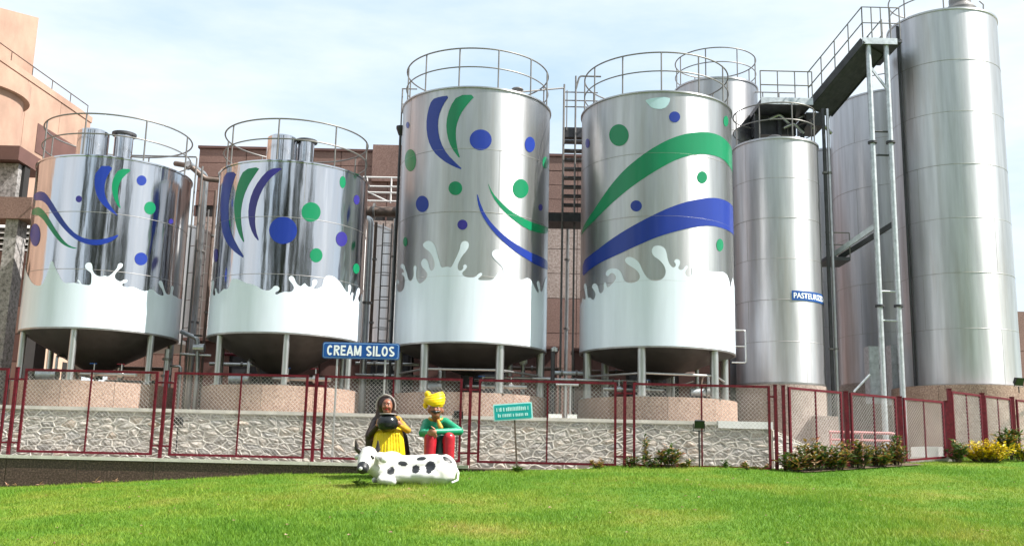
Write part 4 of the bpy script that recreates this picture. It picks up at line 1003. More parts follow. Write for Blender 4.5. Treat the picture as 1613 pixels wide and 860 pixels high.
# woman
wm_ = Z(290, 690, 18.5); wgz = float(lawn_z(wm_.x, 18.5))
wo_ = thing('woman_statue', 'painted statue of squatting person in dark shawl and yellow skirt holding a black pot', 'statue', (wm_.x, 18.6, wgz))
fc = Z(286, 190, 18.55)
hd = blob('head', [('e', fc, (.098, .11, .135)), ('c', fc + Vector((0, .04, -.08)), fc + Vector((0, .12, -.25)), .07, .09), ('e', fc + Vector((0, -.112, -.01)), (.02, .028, .03)), ('e', fc + Vector((0, -.06, -.09)), (.05, .05, .05)), ('e', fc + Vector((-.05, -.075, -.025)), (.036, .035, .036)), ('e', fc + Vector((.05, -.075, -.025)), (.036, .035, .036))], P_skin, wo_, .011, 2)
for s_ in (-1, 1):
    blob('eye', [('e', fc + Vector((s_ * .038, -.098, .03)), (.018, .010, .008))], P_trim, hd, .005, 1)
    blob('pupil', [('e', fc + Vector((s_ * .038, -.108, .03)), (.008, .006, .009))], P_eye, hd, .004, 0)
    blob('eyebrow', [('c', fc + Vector((s_ * .015, -.108, .06)), fc + Vector((s_ * .065, -.094, .06)), .008, .006)], P_black, hd, .005, 0)
blob('mouth', [('c', fc + Vector((-.025, -.104, -.062)), fc + Vector((.025, -.104, -.062)), .010, .010)], P_red, hd, .005, 0)
blob('forehead_mark', [('e', fc + Vector((0, -.108, .075)), (.010, .006, .010))], P_red, hd, .004, 0)
sb = [('e', Z(278, 178, 18.72), (.170, .15, .195)), ('c', Z(277, 210, 18.80), Z(280, 330, 18.85), .175, .25), ('c', Z(280, 330, 18.85), Z(290, 640, 18.92), .26, .33),
      ('c', Z(205, 300, 18.78), Z(160, 410, 18.70), .09, .10), ('c', Z(160, 410, 18.72), Z(185, 640, 18.80), .10, .14), ('c', Z(352, 300, 18.78), Z(405, 430, 18.76), .08, .09), ('c', Z(405, 430, 18.76), Z(425, 640, 18.78), .09, .12)]
shl = blob('shawl', sb, P_brown, wo_, .016, 3)
ed = [Z(277, 107, 18.62) + Vector((.178 * math.sin(a), -.02 + .05 * abs(math.sin(a)), -.20 + .21 * math.cos(a))) for a in np.linspace(-1.9, 1.9, 26)]
blob('shawl_edge', [('t', ed, .014)], P_trim, shl, .007, 1)
skp = [('c', Z(250, 415, 18.50), Z(228, 650, 18.42), .15, .20), ('c', Z(345, 405, 18.50), Z(355, 650, 18.42), .15, .19), ('c', Z(295, 430, 18.5), Z(290, 650, 18.40), .16, .2)]
for k in range(9):
    x0 = 200 + k * 25; skp.append(('c', Z(215 + k * 20, 385 + 14 * abs(k - 4) / 4, 18.345), Z(x0 - 8, 660, 18.215 + .02 * abs(k - 4)), .022, .030))
blob('skirt', skp, P_skirt, wo_, .012, 1)
blob('blouse', [('c', Z(195, 320, 18.72), Z(165, 398, 18.5), .075, .062), ('c', Z(165, 398, 18.5), Z(215, 335, 18.34), .060, .048)], P_brown, wo_, .013, 2)
blob('sleeve', [('c', Z(365, 290, 18.70), Z(442, 372, 18.48), .07, .06), ('c', Z(442, 372, 18.48), Z(385, 335, 18.34), .058, .045)], P_must, wo_, .013, 2)
hp = []; hand(hp, Z(212, 330, 18.32), (.8, -.5, .35), 1.1, .25); hp.append(('c', Z(190, 365, 18.42), Z(215, 328, 18.32), .042, .036)); blob('hand', hp, P_skin2, wo_, .0075, 1)
hp = []; hand(hp, Z(380, 320, 18.32), (-.8, -.5, .3), 1.1, .25); hp.append(('c', Z(400, 340, 18.38), Z(378, 318, 18.32), .042, .036)); blob('hand', hp, P_skin2, wo_, .0075, 1)
pc = Z(290, 318, 18.28)
pot = thing('black_pot', 'round black pot held by the statue in the yellow skirt', 'pot', tuple(pc - Vector((0, 0, .15))))
MB().lathe(pc, [(0.02, -.155), (.10, -.14), (.17, -.08), (.195, -.01), (.185, .06), (.14, .115), (.115, .135), (.15, .165), (.135, .165), (.10, .14), (.02, .08)], 32).build('bowl', P_black, pot, 40)
MB().ring((pc.x, pc.y, pc.z + .166), .143, .010, 32, 6).build('rim', P_trim, pot, 60)
# cow
cg = Z(440, 760, 17.1)
cow = thing('cow_statue', 'white cow statue with black spots lying on the lawn', 'statue', (cg.x, 17.15, float(lawn_z(cg.x, 17.1)) - .03))
cz = float(lawn_z(cg.x, 17.1))
def CZ(zx, zy, Y): return Z(zx, zy, Y)
hd0, hd1 = CZ(145, 560, 17.02), CZ(102, 655, 16.68)
pr = [('c', hd0, CZ(124, 605, 16.86), .155, .140), ('c', CZ(124, 605, 16.86), hd1, .135, .095), ('e', hd1 + Vector((0, -.02, -.01)), (.100, .085, .088)), ('e', CZ(140, 525, 17.05), (.12, .11, .07)),
      ('c', CZ(165, 595, 17.06), CZ(300, 640, 17.22), .155, .225), ('c', CZ(150, 645, 16.98), CZ(270, 690, 17.1), .09, .17), ('e', CZ(320, 590, 17.22), (.21, .18, .14)),
      ('c', CZ(300, 662, 17.22), CZ(480, 664, 17.26), .235, .240), ('c', CZ(480, 664, 17.26), CZ(690, 658, 17.26), .240, .250), ('e', CZ(705, 662, 17.24), (.245, .26, .255)),
      ('c', CZ(350, 705, 17.06), CZ(240, 742, 16.90), .13, .075), ('c', CZ(240, 745, 16.90), CZ(330, 758, 16.87), .06, .06), ('c', CZ(280, 720, 17.35), CZ(190, 745, 17.25), .08, .05),
      ('c', CZ(690, 700, 17.06), CZ(580, 738, 16.98), .185, .11), ('e', CZ(470, 720, 17.13), (.62, .24, .13)), ('e', CZ(600, 715, 17.10), (.45, .26, .15))]
bodyc = blob('body', pr, None, cow, .015, 9)
me = bodyc.data; off = wloc(cow)
n = len(me.vertices); co = np.empty(n * 3); me.vertices.foreach_get('co', co); co = co.reshape(-1, 3) + np.array(off)
nr = np.empty(n * 3); me.vertices.foreach_get('normal', nr); nr = nr.reshape(-1, 3)
blk = np.zeros(n, bool); k_ = .00224
for (sx1, sy1, rx, rz, rot) in ((317, 675, 29, 29, 0), (403, 620, 36, 19, -5), (540, 583, 37, 15, 8), (502, 662, 30, 30, 0), (612, 640, 38, 38, 0), (604, 672, 22, 24, 0), (737, 592, 40, 16, -32), (690, 535, 40, 22, 0)):
    c_ = CZ(sx1, sy1, 17.0); dx = co[:, 0] - c_.x; dz = co[:, 2] - c_.z; a = R_(rot); u = dx * math.cos(a) + dz * math.sin(a); v_ = -dx * math.sin(a) + dz * math.cos(a)
    blk |= ((u / (rx * k_)) ** 2 + (v_ / (rz * k_)) ** 2 < 1) & (nr[:, 1] < .35)
for (bx, bz, r_) in ((-.35, .28, .09), (.1, .33, .12), (.5, .25, .08)):
    blk |= ((co[:, 0] - cg.x - bx) ** 2 + (co[:, 2] - cz - bz) ** 2 < r_ * r_) & (nr[:, 1] > .2)
mc = hd1 + Vector((0, -.03, -.005)); dm = np.linalg.norm((co - np.array(mc)) / np.array([.122, .115, .115]), axis=1); blk |= dm < 1
col = np.where(blk[:, None], np.array([[.010, .011, .013, 1.]]), np.array([[.64, .64, .62, 1.]])); 
at_ = me.color_attributes.new('paint', 'FLOAT_COLOR', 'POINT'); at_.data.foreach_set('color', col.ravel())
mcow, t, b = nmat('cow_paint'); vc = t.nodes.new('ShaderNodeVertexColor'); vc.layer_name = 'paint'
nn = noise(t, 5, 5); rr_ = ramp(t, nn.outputs['Fac'], [(.3, (.72, .69, .62)), (.5, (.95, .94, .92)), (.65, (1, 1, 1))]); mm = t.nodes.new('ShaderNodeMixRGB'); mm.blend_type = 'MULTIPLY'; mm.inputs['Fac'].default_value = 1
t.links.new(vc.outputs['Color'], mm.inputs['Color1']); t.links.new(rr_.outputs['Color'], mm.inputs['Color2']); t.links.new(mm.outputs['Color'], b.inputs['Base Color'])
b.inputs['Roughness'].default_value = .45; nb = noise(t, 24, 4); bump(t, b, nb.outputs['Fac'], .2, .01)
me.materials.clear(); me.materials.append(mcow)
for (b0, m0, t0) in (((92, 540, 17.0), (58, 508, 16.98), (50, 445, 16.95)), ((185, 545, 17.04), (216, 515, 17.06), (217, 448, 17.04))):
    blob('horn', [('c', CZ(*b0), CZ(*m0), .050, .044), ('c', CZ(*m0), CZ(*t0), .044, .012)], P_horn, cow, .009, 2)
ear = blob('ear', [('c', CZ(205, 568, 16.93), CZ(262, 590, 16.86), .035, .062), ('e', CZ(252, 586, 16.87), (.085, .03, .062), Matrix.Rotation(R_(18), 3, 'Y'))], P_white, cow, .010, 2)
blob('inner_ear', [('e', CZ(250, 587, 16.825), (.060, .014, .038), Matrix.Rotation(R_(18), 3, 'Y'))], P_trim, ear, .006, 1)
blob('ear', [('c', CZ(85, 565, 17.05), CZ(60, 570, 17.08), .03, .045)], P_white, cow, .010, 2)
blob('eye', [('e', CZ(172, 572, 16.815), (.045, .03, .026), Matrix.Rotation(R_(35), 3, 'Y'))], P_eye, cow, .006, 1)
blob('eye', [('e', CZ(84, 585, 16.83), (.026, .03, .026))], P_eye, cow, .006, 1)
blob('nose_patch', [('e', hd1 + Vector((-.02, -.100, -.005)), (.032, .018, .032))], P_white, cow, .006, 1)
blob('tail', [('t', [CZ(800, 640, 17.3), CZ(822, 690, 17.25), CZ(815, 745, 17.1), CZ(770, 765, 16.95)], .02)], P_white, cow, .008, 1)

# ------------------------------------------------------------------ plants
def leaves(mb, pts, size, rs, up=.4, wr=.38):
    for p, d in pts:
        L_ = size * rs.uniform(.6, 1.25); d = (Vector(d) + Vector((rs.uniform(-.5, .5), rs.uniform(-.5, .5), rs.uniform(-.2, .6) * up * 2))).normalized()
        s_ = d.cross(Vector((rs.uniform(-.4, .4), rs.uniform(-.4, .4), 1))).normalized() * (L_ * wr * .5); n_ = s_.cross(d).normalized()
        p = Vector(p); m1 = p + d * L_ * .45 + n_ * L_ * .06; e = p + d * L_ - n_ * L_ * .12
        mb.add([p, m1 - s_, e, m1 + s_, m1 + n_ * -.01], [(0, 4, 1), (1, 4, 2), (2, 4, 3), (3, 4, 0)])
def shrub(name, label, px, Y, h, w, n, mats, size=.11, seed=1, cat='shrub', group='shrubs along the fence', dy=None, x=None):
    rs = random.Random(seed); x = X_at(px, 720, Y) if x is None else x; z = float(lawn_z(x, Y)) - .02
    t = thing(name, label, cat, (x, Y, z), group)
    stems = MB(); ms = [MB() for _ in mats]; ns = max(4, int(n / 26))
    for k in range(ns):
        a = rs.uniform(0, 6.283); rr = math.sqrt(rs.random()) * w * .5; hh = h * rs.uniform(.6, 1.0) * (1 - .35 * (rr / (w * .5)) ** 2)
        b0 = Vector((x + rr * .35 * math.cos(a), Y + rr * .35 * math.sin(a) * .8, z)); tp = Vector((x + rr * math.cos(a), Y + rr * math.sin(a) * .8, z + hh))
        md = b0.lerp(tp, .5) + Vector((rs.uniform(-.03, .03), rs.uniform(-.03, .03), 0)); stems.tube([b0, md, tp], [.010, .008, .004], 5)
        for q in range(int(n / ns)):
            f = rs.uniform(.22, 1.03); p = b0.lerp(md, f * 2) if f < .5 else md.lerp(tp, f * 2 - 1)
            aa = rs.uniform(0, 6.283); i = min(len(mats) - 1, int(rs.random() ** 1.2 * len(mats)))
            leaves(ms[i], [(p, (math.cos(aa), math.sin(aa), .35))], size, rs)
    stems.build('stems', M_bark, t, 60)
    for mb, mt in zip(ms, mats):
        if mb.v: mb.build('foliage', mt, t, kind='stuff')
    return t
bed = MB(); pth = [on_line(c0, c1, px) for px in range(1232, 1426, 16)]
for q0, q1 in zip(pth[:-1], pth[1:]):
    n_ = Vector((.5, -.85, 0)); vs = [q0 + n_ * .05, q1 + n_ * .05, q1 + n_ * .5, q0 + n_ * .5]
    bed.quad(*[(v.x, v.y, float(lawn_z(v.x, v.y)) + .03) for v in vs][::-1])
bo_ = bed.build('flower_bed', M_dirt); struct(bo_)
shrub('small_plant', 'low orange brown plant left of the fence post under the sweeping-band silo', 945, 19.75, .20, .55, 130, [M_leafO, M_leafA], .09, 3)
shrub('tall_plant', 'single upright yellowish stem plant in front of the stone wall', 1016, 19.85, .68, .22, 90, [M_leafO, M_leafG], .12, 4)
shrub('shrub', 'dark green shrub with orange leaves before the stone wall, tallest of its row', 1056, 19.8, .52, .55, 330, [M_leafG, M_leafA, M_leafO], .13, 5)
shrub('shrub', 'low dark green shrub at the foot of the upright stem plant', 1028, 19.7, .28, .55, 200, [M_leafG, M_leafA], .10, 6)
shrub('shrub', 'small dark shrub right beside the middle fence post', 998, 19.72, .26, .34, 130, [M_leafA, M_leafG], .09, 7)
shrub('shrub', 'yellow green tuft at the right end of the small shrub row', 1078, 19.72, .24, .28, 90, [M_leafO, M_leafG], .10, 8)
shrub('small_plant', 'tiny green plant alone right of the fence mullion', 1143, 19.75, .20, .22, 60, [M_leafG], .09, 9)
shrub('small_plant', 'low pinkish green plants left of the fence corner', 1185, 19.7, .20, .65, 170, [M_leafA, M_leafG, M_leafO], .09, 10)
for k, (px, Y, h, w, n, lab) in enumerate(((1250, 19.8, .44, .6, 420, 'reddish leafed bush next to the fence corner, leftmost of the long row'), (1282, 20.0, .72, .75, 640, 'reddish leafed bush under the second fence mullion, bushiest of the row'),
        (1316, 20.35, .56, .75, 560, 'reddish green bush left of the red double post'), (1350, 20.75, .74, .7, 520, 'green bush with orange leaf tips right of the red double post'),
        (1384, 21.2, .50, .65, 420, 'loose green bush in front of the pink pipe rail'), (1410, 21.55, .70, .5, 380, 'orange tipped green bush at the right end of the long row'))):
    shrub('bush', lab, px, Y, h, w, n, [M_leafA, M_leafG, M_leafO] if k < 3 else [M_leafG, M_leafO, M_leafA], .14, 20 + k, 'bush', 'bushes in the long row')
shrub('bush', 'dark green bush at the gate post', 1507, 22.9, .58, .62, 420, [M_leafG, M_leafG, M_leafA], .13, 31, 'bush', 'bushes at the right edge')
shrub('bush', 'bright yellow bush at right', 1554, 23.2, .52, 1.35, 1900, [M_leafY, M_leafY, M_leafY, M_leafY, M_leafO], .11, 32, 'bush', 'bushes at the right edge')
shrub('bush', 'tall green bush with broad leaves behind the yellow bush', 1594, 23.9, .85, .7, 380, [M_leafG, M_leafG, M_leafO], .2, 33, 'bush', 'bushes at the right edge')
shrub('bush', 'yellow green bush cut by the right picture edge', 1612, 23.5, .5, .6, 400, [M_leafY, M_leafG], .10, 34, 'bush', 'bushes at the right edge')
shrub('grass_tuft', 'grass tuft round the foot of the teal notice post', 816, 19.35, .13, .2, 90, [M_leafG], .12, 36, 'grass tuft', 'grass tufts')
shrub('grass_tuft', 'tuft of grass under the cow statue muzzle', 568, 16.75, .12, .3, 80, [M_leafG], .12, 37, 'grass tuft', 'grass tufts')
# fallen leaves by the retaining wall
for k, (px, py, lab) in enumerate(((12, 761, 'curled pale pink leaf by the wall at the left edge'), (25, 758, 'yellow fallen leaf second from the left edge'), (62, 762, 'pale fallen leaf below the first slab joint'), (150, 762, 'flat pink fallen petal scrap by the dark wall'), (182, 757, 'small curled fallen leaf right of the pink scrap'))):
    Y = 19.5; p = at(px, py, Y); z = float(lawn_z(p.x, Y)); rs = random.Random(k + 50); mb = MB()
    leaves(mb, [((p.x, Y, z + .03), (rs.uniform(-1, 1), -.4, .3)) for _ in range(4)], .09 if k != 3 else .16, rs, .15, .5)
    tag(mb.build('fallen_leaf', M_dryleaf), lab, 'leaf', 'fallen leaves by the wall')

lit = MB(); rs = random.Random(77)
for k in range(150):
    Y = rs.uniform(9, 19.3); x = rs.uniform(-.52, .52) * Y; leaves(lit, [((x, Y, float(lawn_z(x, Y)) + .03), (rs.uniform(-1, 1), rs.uniform(-1, 1), .05))], .05, rs, .05, .6)
lo_ = lit.build('leaf_litter', M_dryleaf, kind='stuff'); tag(lo_, 'small dry leaves scattered over the lawn', 'leaf litter')
# ------------------------------------------------------------------ pipes, ladders, catwalks
def pipe(label, pts, r, mat=None, flanges=(), name='pipe', cat='pipe', group=None):
    t = thing(name, label, cat, tuple(pts[0]), group)
    MB().tube(pts, r, 12).build('pipe_body', mat or M_pipe, t, 60)
    for f in flanges:
        i = min(int(f), len(pts) - 2); p = Vector(pts[i]).lerp(Vector(pts[i + 1]), f - i); d = (Vector(pts[i + 1]) - Vector(pts[i])).normalized()
        MB().cyl(p - d * .025, p + d * .025, r * 1.6, n=14).build('flange', M_rail, t, 50)
    return t
def elbow(a, b, c_, r=.12, n=5):
    a, b, c_ = Vector(a), Vector(b), Vector(c_); d0 = (a - b).normalized(); d1 = (c_ - b).normalized()
    return [b + d0 * r * (1 - k / n) ** 2 + d1 * r * (k / n) ** 2 for k in range(n + 1)]
def route(pts, r=.14):
    out = [Vector(pts[0])]
    for i in range(1, len(pts) - 1): out += elbow(pts[i - 1], pts[i], pts[i + 1], r)
    return out + [Vector(pts[-1])]
# gap between the two short silos
YG = 25.9
a = at(323, 292, YG)
pipe('thick vertical pipe in the gap between the two short silos', route([at(296, 258, 25.2), Vector((a.x, YG, Z_at(305, 272, 25.6))), Vector((a.x, YG, YARD_Z))], .16), .085, M_pipe, (6.3, 6.6))
q = at(300, 262, 25.3); pipe('dark pipe elbow high in the gap beside the leftmost silo', route([q + Vector((-.5, .3, .15)), q, q + Vector((.35, .2, -.28)), q + Vector((.75, .3, -.28))], .1), .07, M_rustpipe, (1.2,))
for k, (px, r, lab) in enumerate(((296, .022, 'thin pole hanging from the arm over the leftmost silo'), (306, .028, 'thin vertical pipe right of the leftmost silo'), (314, .03, 'thin pale vertical pipe behind the leftmost silo edge'))):
    Y = 24.6 + .5 * k; x = X_at(px, 420, Y); zt = Z_at(px, (246, 262, 300)[k], Y)
    if k == 0:
        xa = X_at(180, 246, 24.6); zt = Z_at(240, 246, 24.6)
        pipe(lab, route([(xa, Y, zt), (x, Y, zt), (x, Y, PL_Z - .2)], .05), r, M_rail)
    else: pipe(lab, [(x, Y, zt), (x, Y, YARD_Z)], r, M_rail if k == 1 else M_pipe)
# valve cluster low in that gap
q = at(311, 540, 24.3)
v = thing('valve', 'steel valve cluster low between the two short silos', 'valve', (q.x, 24.3, YARD_Z))
MB().tube(route([q + Vector((-.45, .1, .28)), q + Vector((.0, 0, .1)), q + Vector((.05, 0, -.6)), q + Vector((.05, 0, YARD_Z - q.z))], .1), .055, 10).build('pipe_body', M_pipe, v, 60)
MB().cyl(q + Vector((-.08, 0, -.12)), q + Vector((.18, 0, -.12)), .10, n=16).build('valve_body', M_leg, v, 50)
MB().ring((q.x + .05, 24.15, q.z + .16), .09, .014, 20, 6).build('hand_wheel', M_dark, v, 60)
MB().tube([q + Vector((-.4, 0, -.28)), q + Vector((.35, 0, -.30))], .03, 8).build('cross_pipe', M_leg, v, 60)
q = at(275, 590, 23.9)
pipe('hooped thin pipe pair beside the leftmost plinth', route([Vector((q.x - .12, 23.9, YARD_Z)), Vector((q.x - .12, 23.9, q.z + .2)), Vector((q.x + .14, 23.9, q.z + .2)), Vector((q.x + .14, 23.9, YARD_Z))], .08), .03, M_pipe)
q = at(264, 560, 23.7); pipe('short upright pump pipe below the right side of the leftmost silo', [(q.x, 23.7, YARD_Z), (q.x, 23.7, q.z + .15)], .07, M_leg, (.6, .85))
# horizontal product pipes under the silos
for k, (p0, p1, py0, py1, Y, r, mt, lab) in enumerate(((150, 268, 579, 580, 25.6, .05, M_rustpipe, 'dark product pipe under the leftmost silo'), (165, 275, 600, 603, 24.6, .03, M_leg, 'thin bright pipe under the leftmost silo'),
      (330, 500, 573, 580, 25.8, .045, M_leg, 'long pale pipe under the striped short silo'), (340, 520, 590, 594, 24.8, .035, M_rustpipe, 'thin brown pipe under the striped short silo'), (350, 470, 558, 560, 26.2, .04, M_red, 'dark red pipe under the striped short silo'),
      (560, 660, 572, 574, 26.0, .04, M_leg, 'pale pipe left of the silo behind the statues'), (560, 655, 590, 590, 25.6, .03, M_leg, 'thin lower pipe left of the silo behind the statues'), (760, 870, 594, 597, 24.6, .035, M_leg, 'bright pipe under the right of the silo behind the statues'),
      (740, 880, 578, 582, 27.2, .05, M_rustpipe, 'dark pipe behind the statues silo legs'), (862, 1010, 597, 600, 24.4, .03, M_leg, 'long thin pipe between the two tall painted silos'), (868, 925, 587, 588, 25.0, .05, M_galv, 'galvanised cross pipe at the ladder foot'), (915, 1100, 585, 588, 26.6, .05, M_rustpipe, 'dark product pipe under the sweeping-band silo'))):
    a, b = at(p0, py0, Y), at(p1, py1, Y); b.z = a.z
    pipe(lab, [a, b], r, mt, (.3, .7), group='product pipes under the silos')
for k, (px, py, Y, h, lab) in enumerate(((625, 590, 26.2, .5, 'white valve bonnet left of the statues silo'), (824, 575, 25.4, .3, 'white valve bonnet right of the statues silo'), (1012, 600, 25.0, .45, 'pale valve body under the sweeping-band silo, left one'), (1060, 600, 25.6, .9, 'upright pale pipe under the sweeping-band silo'), (1098, 600, 25.4, 1.0, 'upright pipe with rusty collar under the sweeping-band silo'))):
    p = at(px, py, Y); t = thing('valve', lab, 'valve', (p.x, Y, PL_Z if k < 2 else PL_Z), 'valves under the silos')
    zb0 = PL_Z if k >= 2 else YARD_Z
    MB().cyl((p.x, Y, zb0), (p.x, Y, p.z + h * .4), .05, n=12).build('stem', M_leg, t, 50)
    MB().lathe((p.x, Y, p.z + h * .4), [(.05, -.12), (.10, -.08), (.11, 0), (.08, .07), (.02, .10)], 18).build('bonnet', M_signwhite if k < 2 else (M_rustpipe if k == 4 else M_leg), t, 40)
a = at(1000, 600, 24.2); b = at(1092, 600, 24.2)
pipe('sagging pale hose under the sweeping-band silo', [a.lerp(b, f) + Vector((0, 0, -.16 * math.sin(math.pi * f))) for f in np.linspace(0, 1, 14)], .014, M_leg, name='hose', cat='hose')
for S, lab, sg_ in ((S1, 'outlet manifold with valves under the leftmost painted silo', 1), (S2, 'outlet manifold with valves under the striped short silo', 1), (S3, 'outlet manifold with valves under the statues silo', 1), (S4, 'outlet manifold with valves under the sweeping-band silo', -1)):
    X, Y, R, zb, zt = S; z = PL_Z + .30
    t = thing('outlet_manifold', lab, 'manifold', (X, Y, PL_Z), 'outlet manifolds under the silos')
    MB().tube(route([(X, Y, zb - 1.0), (X, Y, z - .1), (X, Y - R * .55, z - .1), (X + sg_ * R * .75, Y - R * .6, z - .1)], .12), .05, 10).build('outlet_pipe', M_pipe, t, 60)
    for k, f in enumerate((.2, .55)):
        c_ = Vector((X + sg_ * R * f, Y - R * .585, z - .1))
        vb = MB().cyl(c_ - Vector((.05, 0, 0)), c_ + Vector((.05, 0, 0)), .085, n=16).build('valve_body', M_leg, t, 50)
        MB().cyl(c_ + Vector((0, 0, .08)), c_ + Vector((0, 0, .24)), .014, n=8).build('spindle', M_leg, vb, 60)
        MB().box((c_.x - .11, c_.y - .012, c_.z + .225), (c_.x + .05, c_.y + .012, c_.z + .245)).build('lever', M_red if k else M_signblue, vb)
    bx_ = Vector((X - sg_ * R * .45, Y - R * .5, PL_Z))
    m_ = MB().cyl(bx_ + Vector((-.2, 0, .17)), bx_ + Vector((.16, 0, .17)), .11, n=18).build('pump_motor', M_galv, t, 50)
    MB().box((bx_.x - .2, bx_.y - .12, PL_Z), (bx_.x + .25, bx_.y + .12, PL_Z + .05)).build('pump_base', M_dark, m_)
    MB().cyl(bx_ + Vector((.17, 0, .17)), bx_ + Vector((.27, 0, .17)), .14, n=18).build('pump_casing', M_leg, t, 50)
    MB().tube(route([bx_ + Vector((.22, 0, .3)), bx_ + Vector((.22, 0, .62)), bx_ + Vector((.22, .7, .62)), bx_ + Vector((.22, 1.2, .2))], .1), .035, 8).build('delivery_pipe', M_pipe, t, 60)
# gap between short striped silo and statues silo
q = at(576, 345, 26.0); x = X_at(580, 420, 26.0)
pipe('thick vertical pipe right of the striped short silo', route([Vector((x - .35, 26.3, q.z + .05)), Vector((x, 26.0, q.z)), Vector((x, 26.0, YARD_Z))], .15), .095, M_pipe, (6.4,))
a, b = at(568, 333, 27.4), at(640, 337, 27.4); b.z = a.z
pipe('thick dark horizontal pipe bridging the gap left of the statues silo', [a, b], .15, M_rustpipe, (.3, .8))
br = thing('rail_bridge', 'pale railing bridge in the gap left of the statues silo', 'railing', tuple(at(575, 320, 28.0)))
a0, b0 = at(572, 279, 28.0), at(640, 280, 28.0); b0.z = a0.z
for dz in (0, -.27, -.45, -.70): MB().tube([a0 + Vector((0, 0, dz)), b0 + Vector((0, 0, dz))], .024, 8).build('rail', M_louvre, br, 60)
for f in (.1, .66): MB().cyl(a0.lerp(b0, f) + Vector((0, 0, -.75)), a0.lerp(b0, f), .024, n=8).build('rail_post', M_louvre, br, 60)
MB().tube([a0.lerp(b0, .1) + Vector((0, 0, -.42)), a0.lerp(b0, .62) + Vector((0, 0, -.72))], .02, 8).build('brace', M_louvre, br, 60)
def rung_ladder(label, pxa, pxb, Y, py0, py1, mat):
    xa, xb = X_at(pxa, (py0 + py1) / 2, Y), X_at(pxb, (py0 + py1) / 2, Y); z1, z0 = Z_at(pxa, py0, Y), max(YARD_Z, Z_at(pxa, py1, Y))
    t = thing('wall_ladder', label, 'ladder', (xa, Y, z0))
    for x in (xa, xb): MB().cyl((x, Y, z0), (x, Y, z1), .022, n=8).build('stringer', mat, t, 60)
    k = 0
    while z0 + .2 + k * .3 < z1:
        MB().cyl((xa, Y, z0 + .2 + k * .3), (xb, Y, z0 + .2 + k * .3), .014, n=6).build('rung', mat, t, 60); k += 1
    for k in range(int((z1 - z0 - 1.2) / .75)):
        zz = z0 + 1.4 + k * .75; c_ = ((xa + xb) / 2, Y, zz); r_ = .34
        MB().tube([(c_[0] + r_ * math.cos(a), Y - .05 - r_ * 1.1 * math.sin(a), zz) for a in np.linspace(0, math.pi, 12)], .012, 5).build('cage_hoop', mat, t, 60)
rung_ladder('caged ladder on the pale rear tank in the gap above the blue sign', 598, 612, 27.3, 352, 600, M_rail)
rung_ladder('caged ladder in the gap right of the leftmost painted silo', 309, 318, 27.4, 330, 600, M_rail)
for k, (px, Y, y0, r, lab) in enumerate(((588, 26.6, 350, .045, 'slim pipe beside the thick pipe right of the striped silo'), (618, 26.2, 345, .04, 'slim pipe hugging the left side of the statues silo'), (329, 26.4, 300, .04, 'slim pipe hugging the left side of the striped silo'), (893, 27.6, 345, .05, 'slim pipe behind the steep ladder'))):
    x = X_at(px, 440, Y); pipe(lab, [(x, Y, Z_at(px, y0, Y)), (x, Y, 4.5), (x, Y, YARD_Z)], r, M_pipe if k % 2 else M_rustpipe, (.3, .8, 1.4))
# bracket rail and lamp pole left of the statues silo
xl = X_at(627, 300, 25.0)
lp = thing('lamp_pole', 'dark pole with bracket and lamp along the left edge of the statues silo', 'pole', (xl, 25.0, YARD_Z))
zt = Z_at(622, 140, 25.0)
MB().cyl((xl, 25.0, YARD_Z), (xl, 25.0, zt - 1.0), .035, n=8).build('pole', M_dark, lp, 60)
MB().cyl((xl, 25.0, zt - 1.0), (xl, 25.0, zt), .02, n=8).build('upper_pole', M_rail, lp, 60)
for dz in (0, -.42): MB().tube([(xl - .02, 25.0, zt + dz), (xl + .38, 25.0, zt + dz)], .017, 6).build('arm', M_rail, lp, 60)
MB().lathe((xl, 25.0, zt - 1.15), [(.02, -.14), (.05, -.12), (.12, .06), (.12, .12), (.02, .13)], 14).build('lamp_head', M_black, lp, 40)
# long handrail from the statues silo to the ladder
hr = thing('handrail', 'thin handrail reaching from the statues silo roof to the steep ladder', 'railing', tuple(at(800, 145, 25.6)))
x = X_at(886, 300, 26.2); zt = Z_at(886, 139, 26.2)
MB().tube(route([at(812, 146, 24.6), Vector((x, 26.2, zt)), Vector((x, 26.2, YARD_Z))], .06), .022, 8).build('rail', M_rail, hr, 60)
MB().lathe(at(815, 142, 24.8), [(.02, -.03), (.16, 0), (.14, .03), (.02, .04)], 18).build('lamp_shade', M_rail, hr, 40)
# steep ladder between the two tall painted silos
YL = 26.6
ld = thing('steep_ladder', 'steep steel ladder with dark treads between the two tall painted silos', 'ladder', (X_at(900, 400, YL), YL, YARD_Z))
xs_ = [X_at(886, 350, YL), X_at(904.5, 350, YL), X_at(920, 350, YL)]
ztop = Z_at(900, 120, YL)
for x in xs_[:2]: MB().cyl((x, YL, YARD_Z + .5), (x, YL, ztop - (.25 if x == xs_[0] else 0)), .026, n=8).build('stringer', M_rail, ld, 60)
MB().tube(route([(xs_[1], YL, ztop - .4), (xs_[1] + .1, YL, ztop), (xs_[1] + .7, YL, ztop)], .08), .026, 8).build('grab_rail', M_rail, ld, 60)
for k in range(10):
    zz = Z_at(900, 207 + k * 14, YL); dd = .16 if k == 0 else .03
    MB().box((xs_[0] + .03, YL + .02 + .02 * k, zz - dd), (xs_[2] + .2, YL + .26 + .02 * k, zz + (.12 if k == 0 else 0.02))).build('tread', M_dark, ld)
zz = Z_at(900, 345, YL); MB().box((xs_[0] - .45, YL - .2, zz - .12), (xs_[2] + .3, YL + .7, zz + .12)).build('landing', M_dark, ld)
for py in (145, 158, 168): MB().tube([(xs_[0], YL + .02, Z_at(890, py, YL)), (xs_[2] + .35, YL + .02, Z_at(890, py, YL))], .017, 6).build('guard_bar', M_rail, ld, 60)
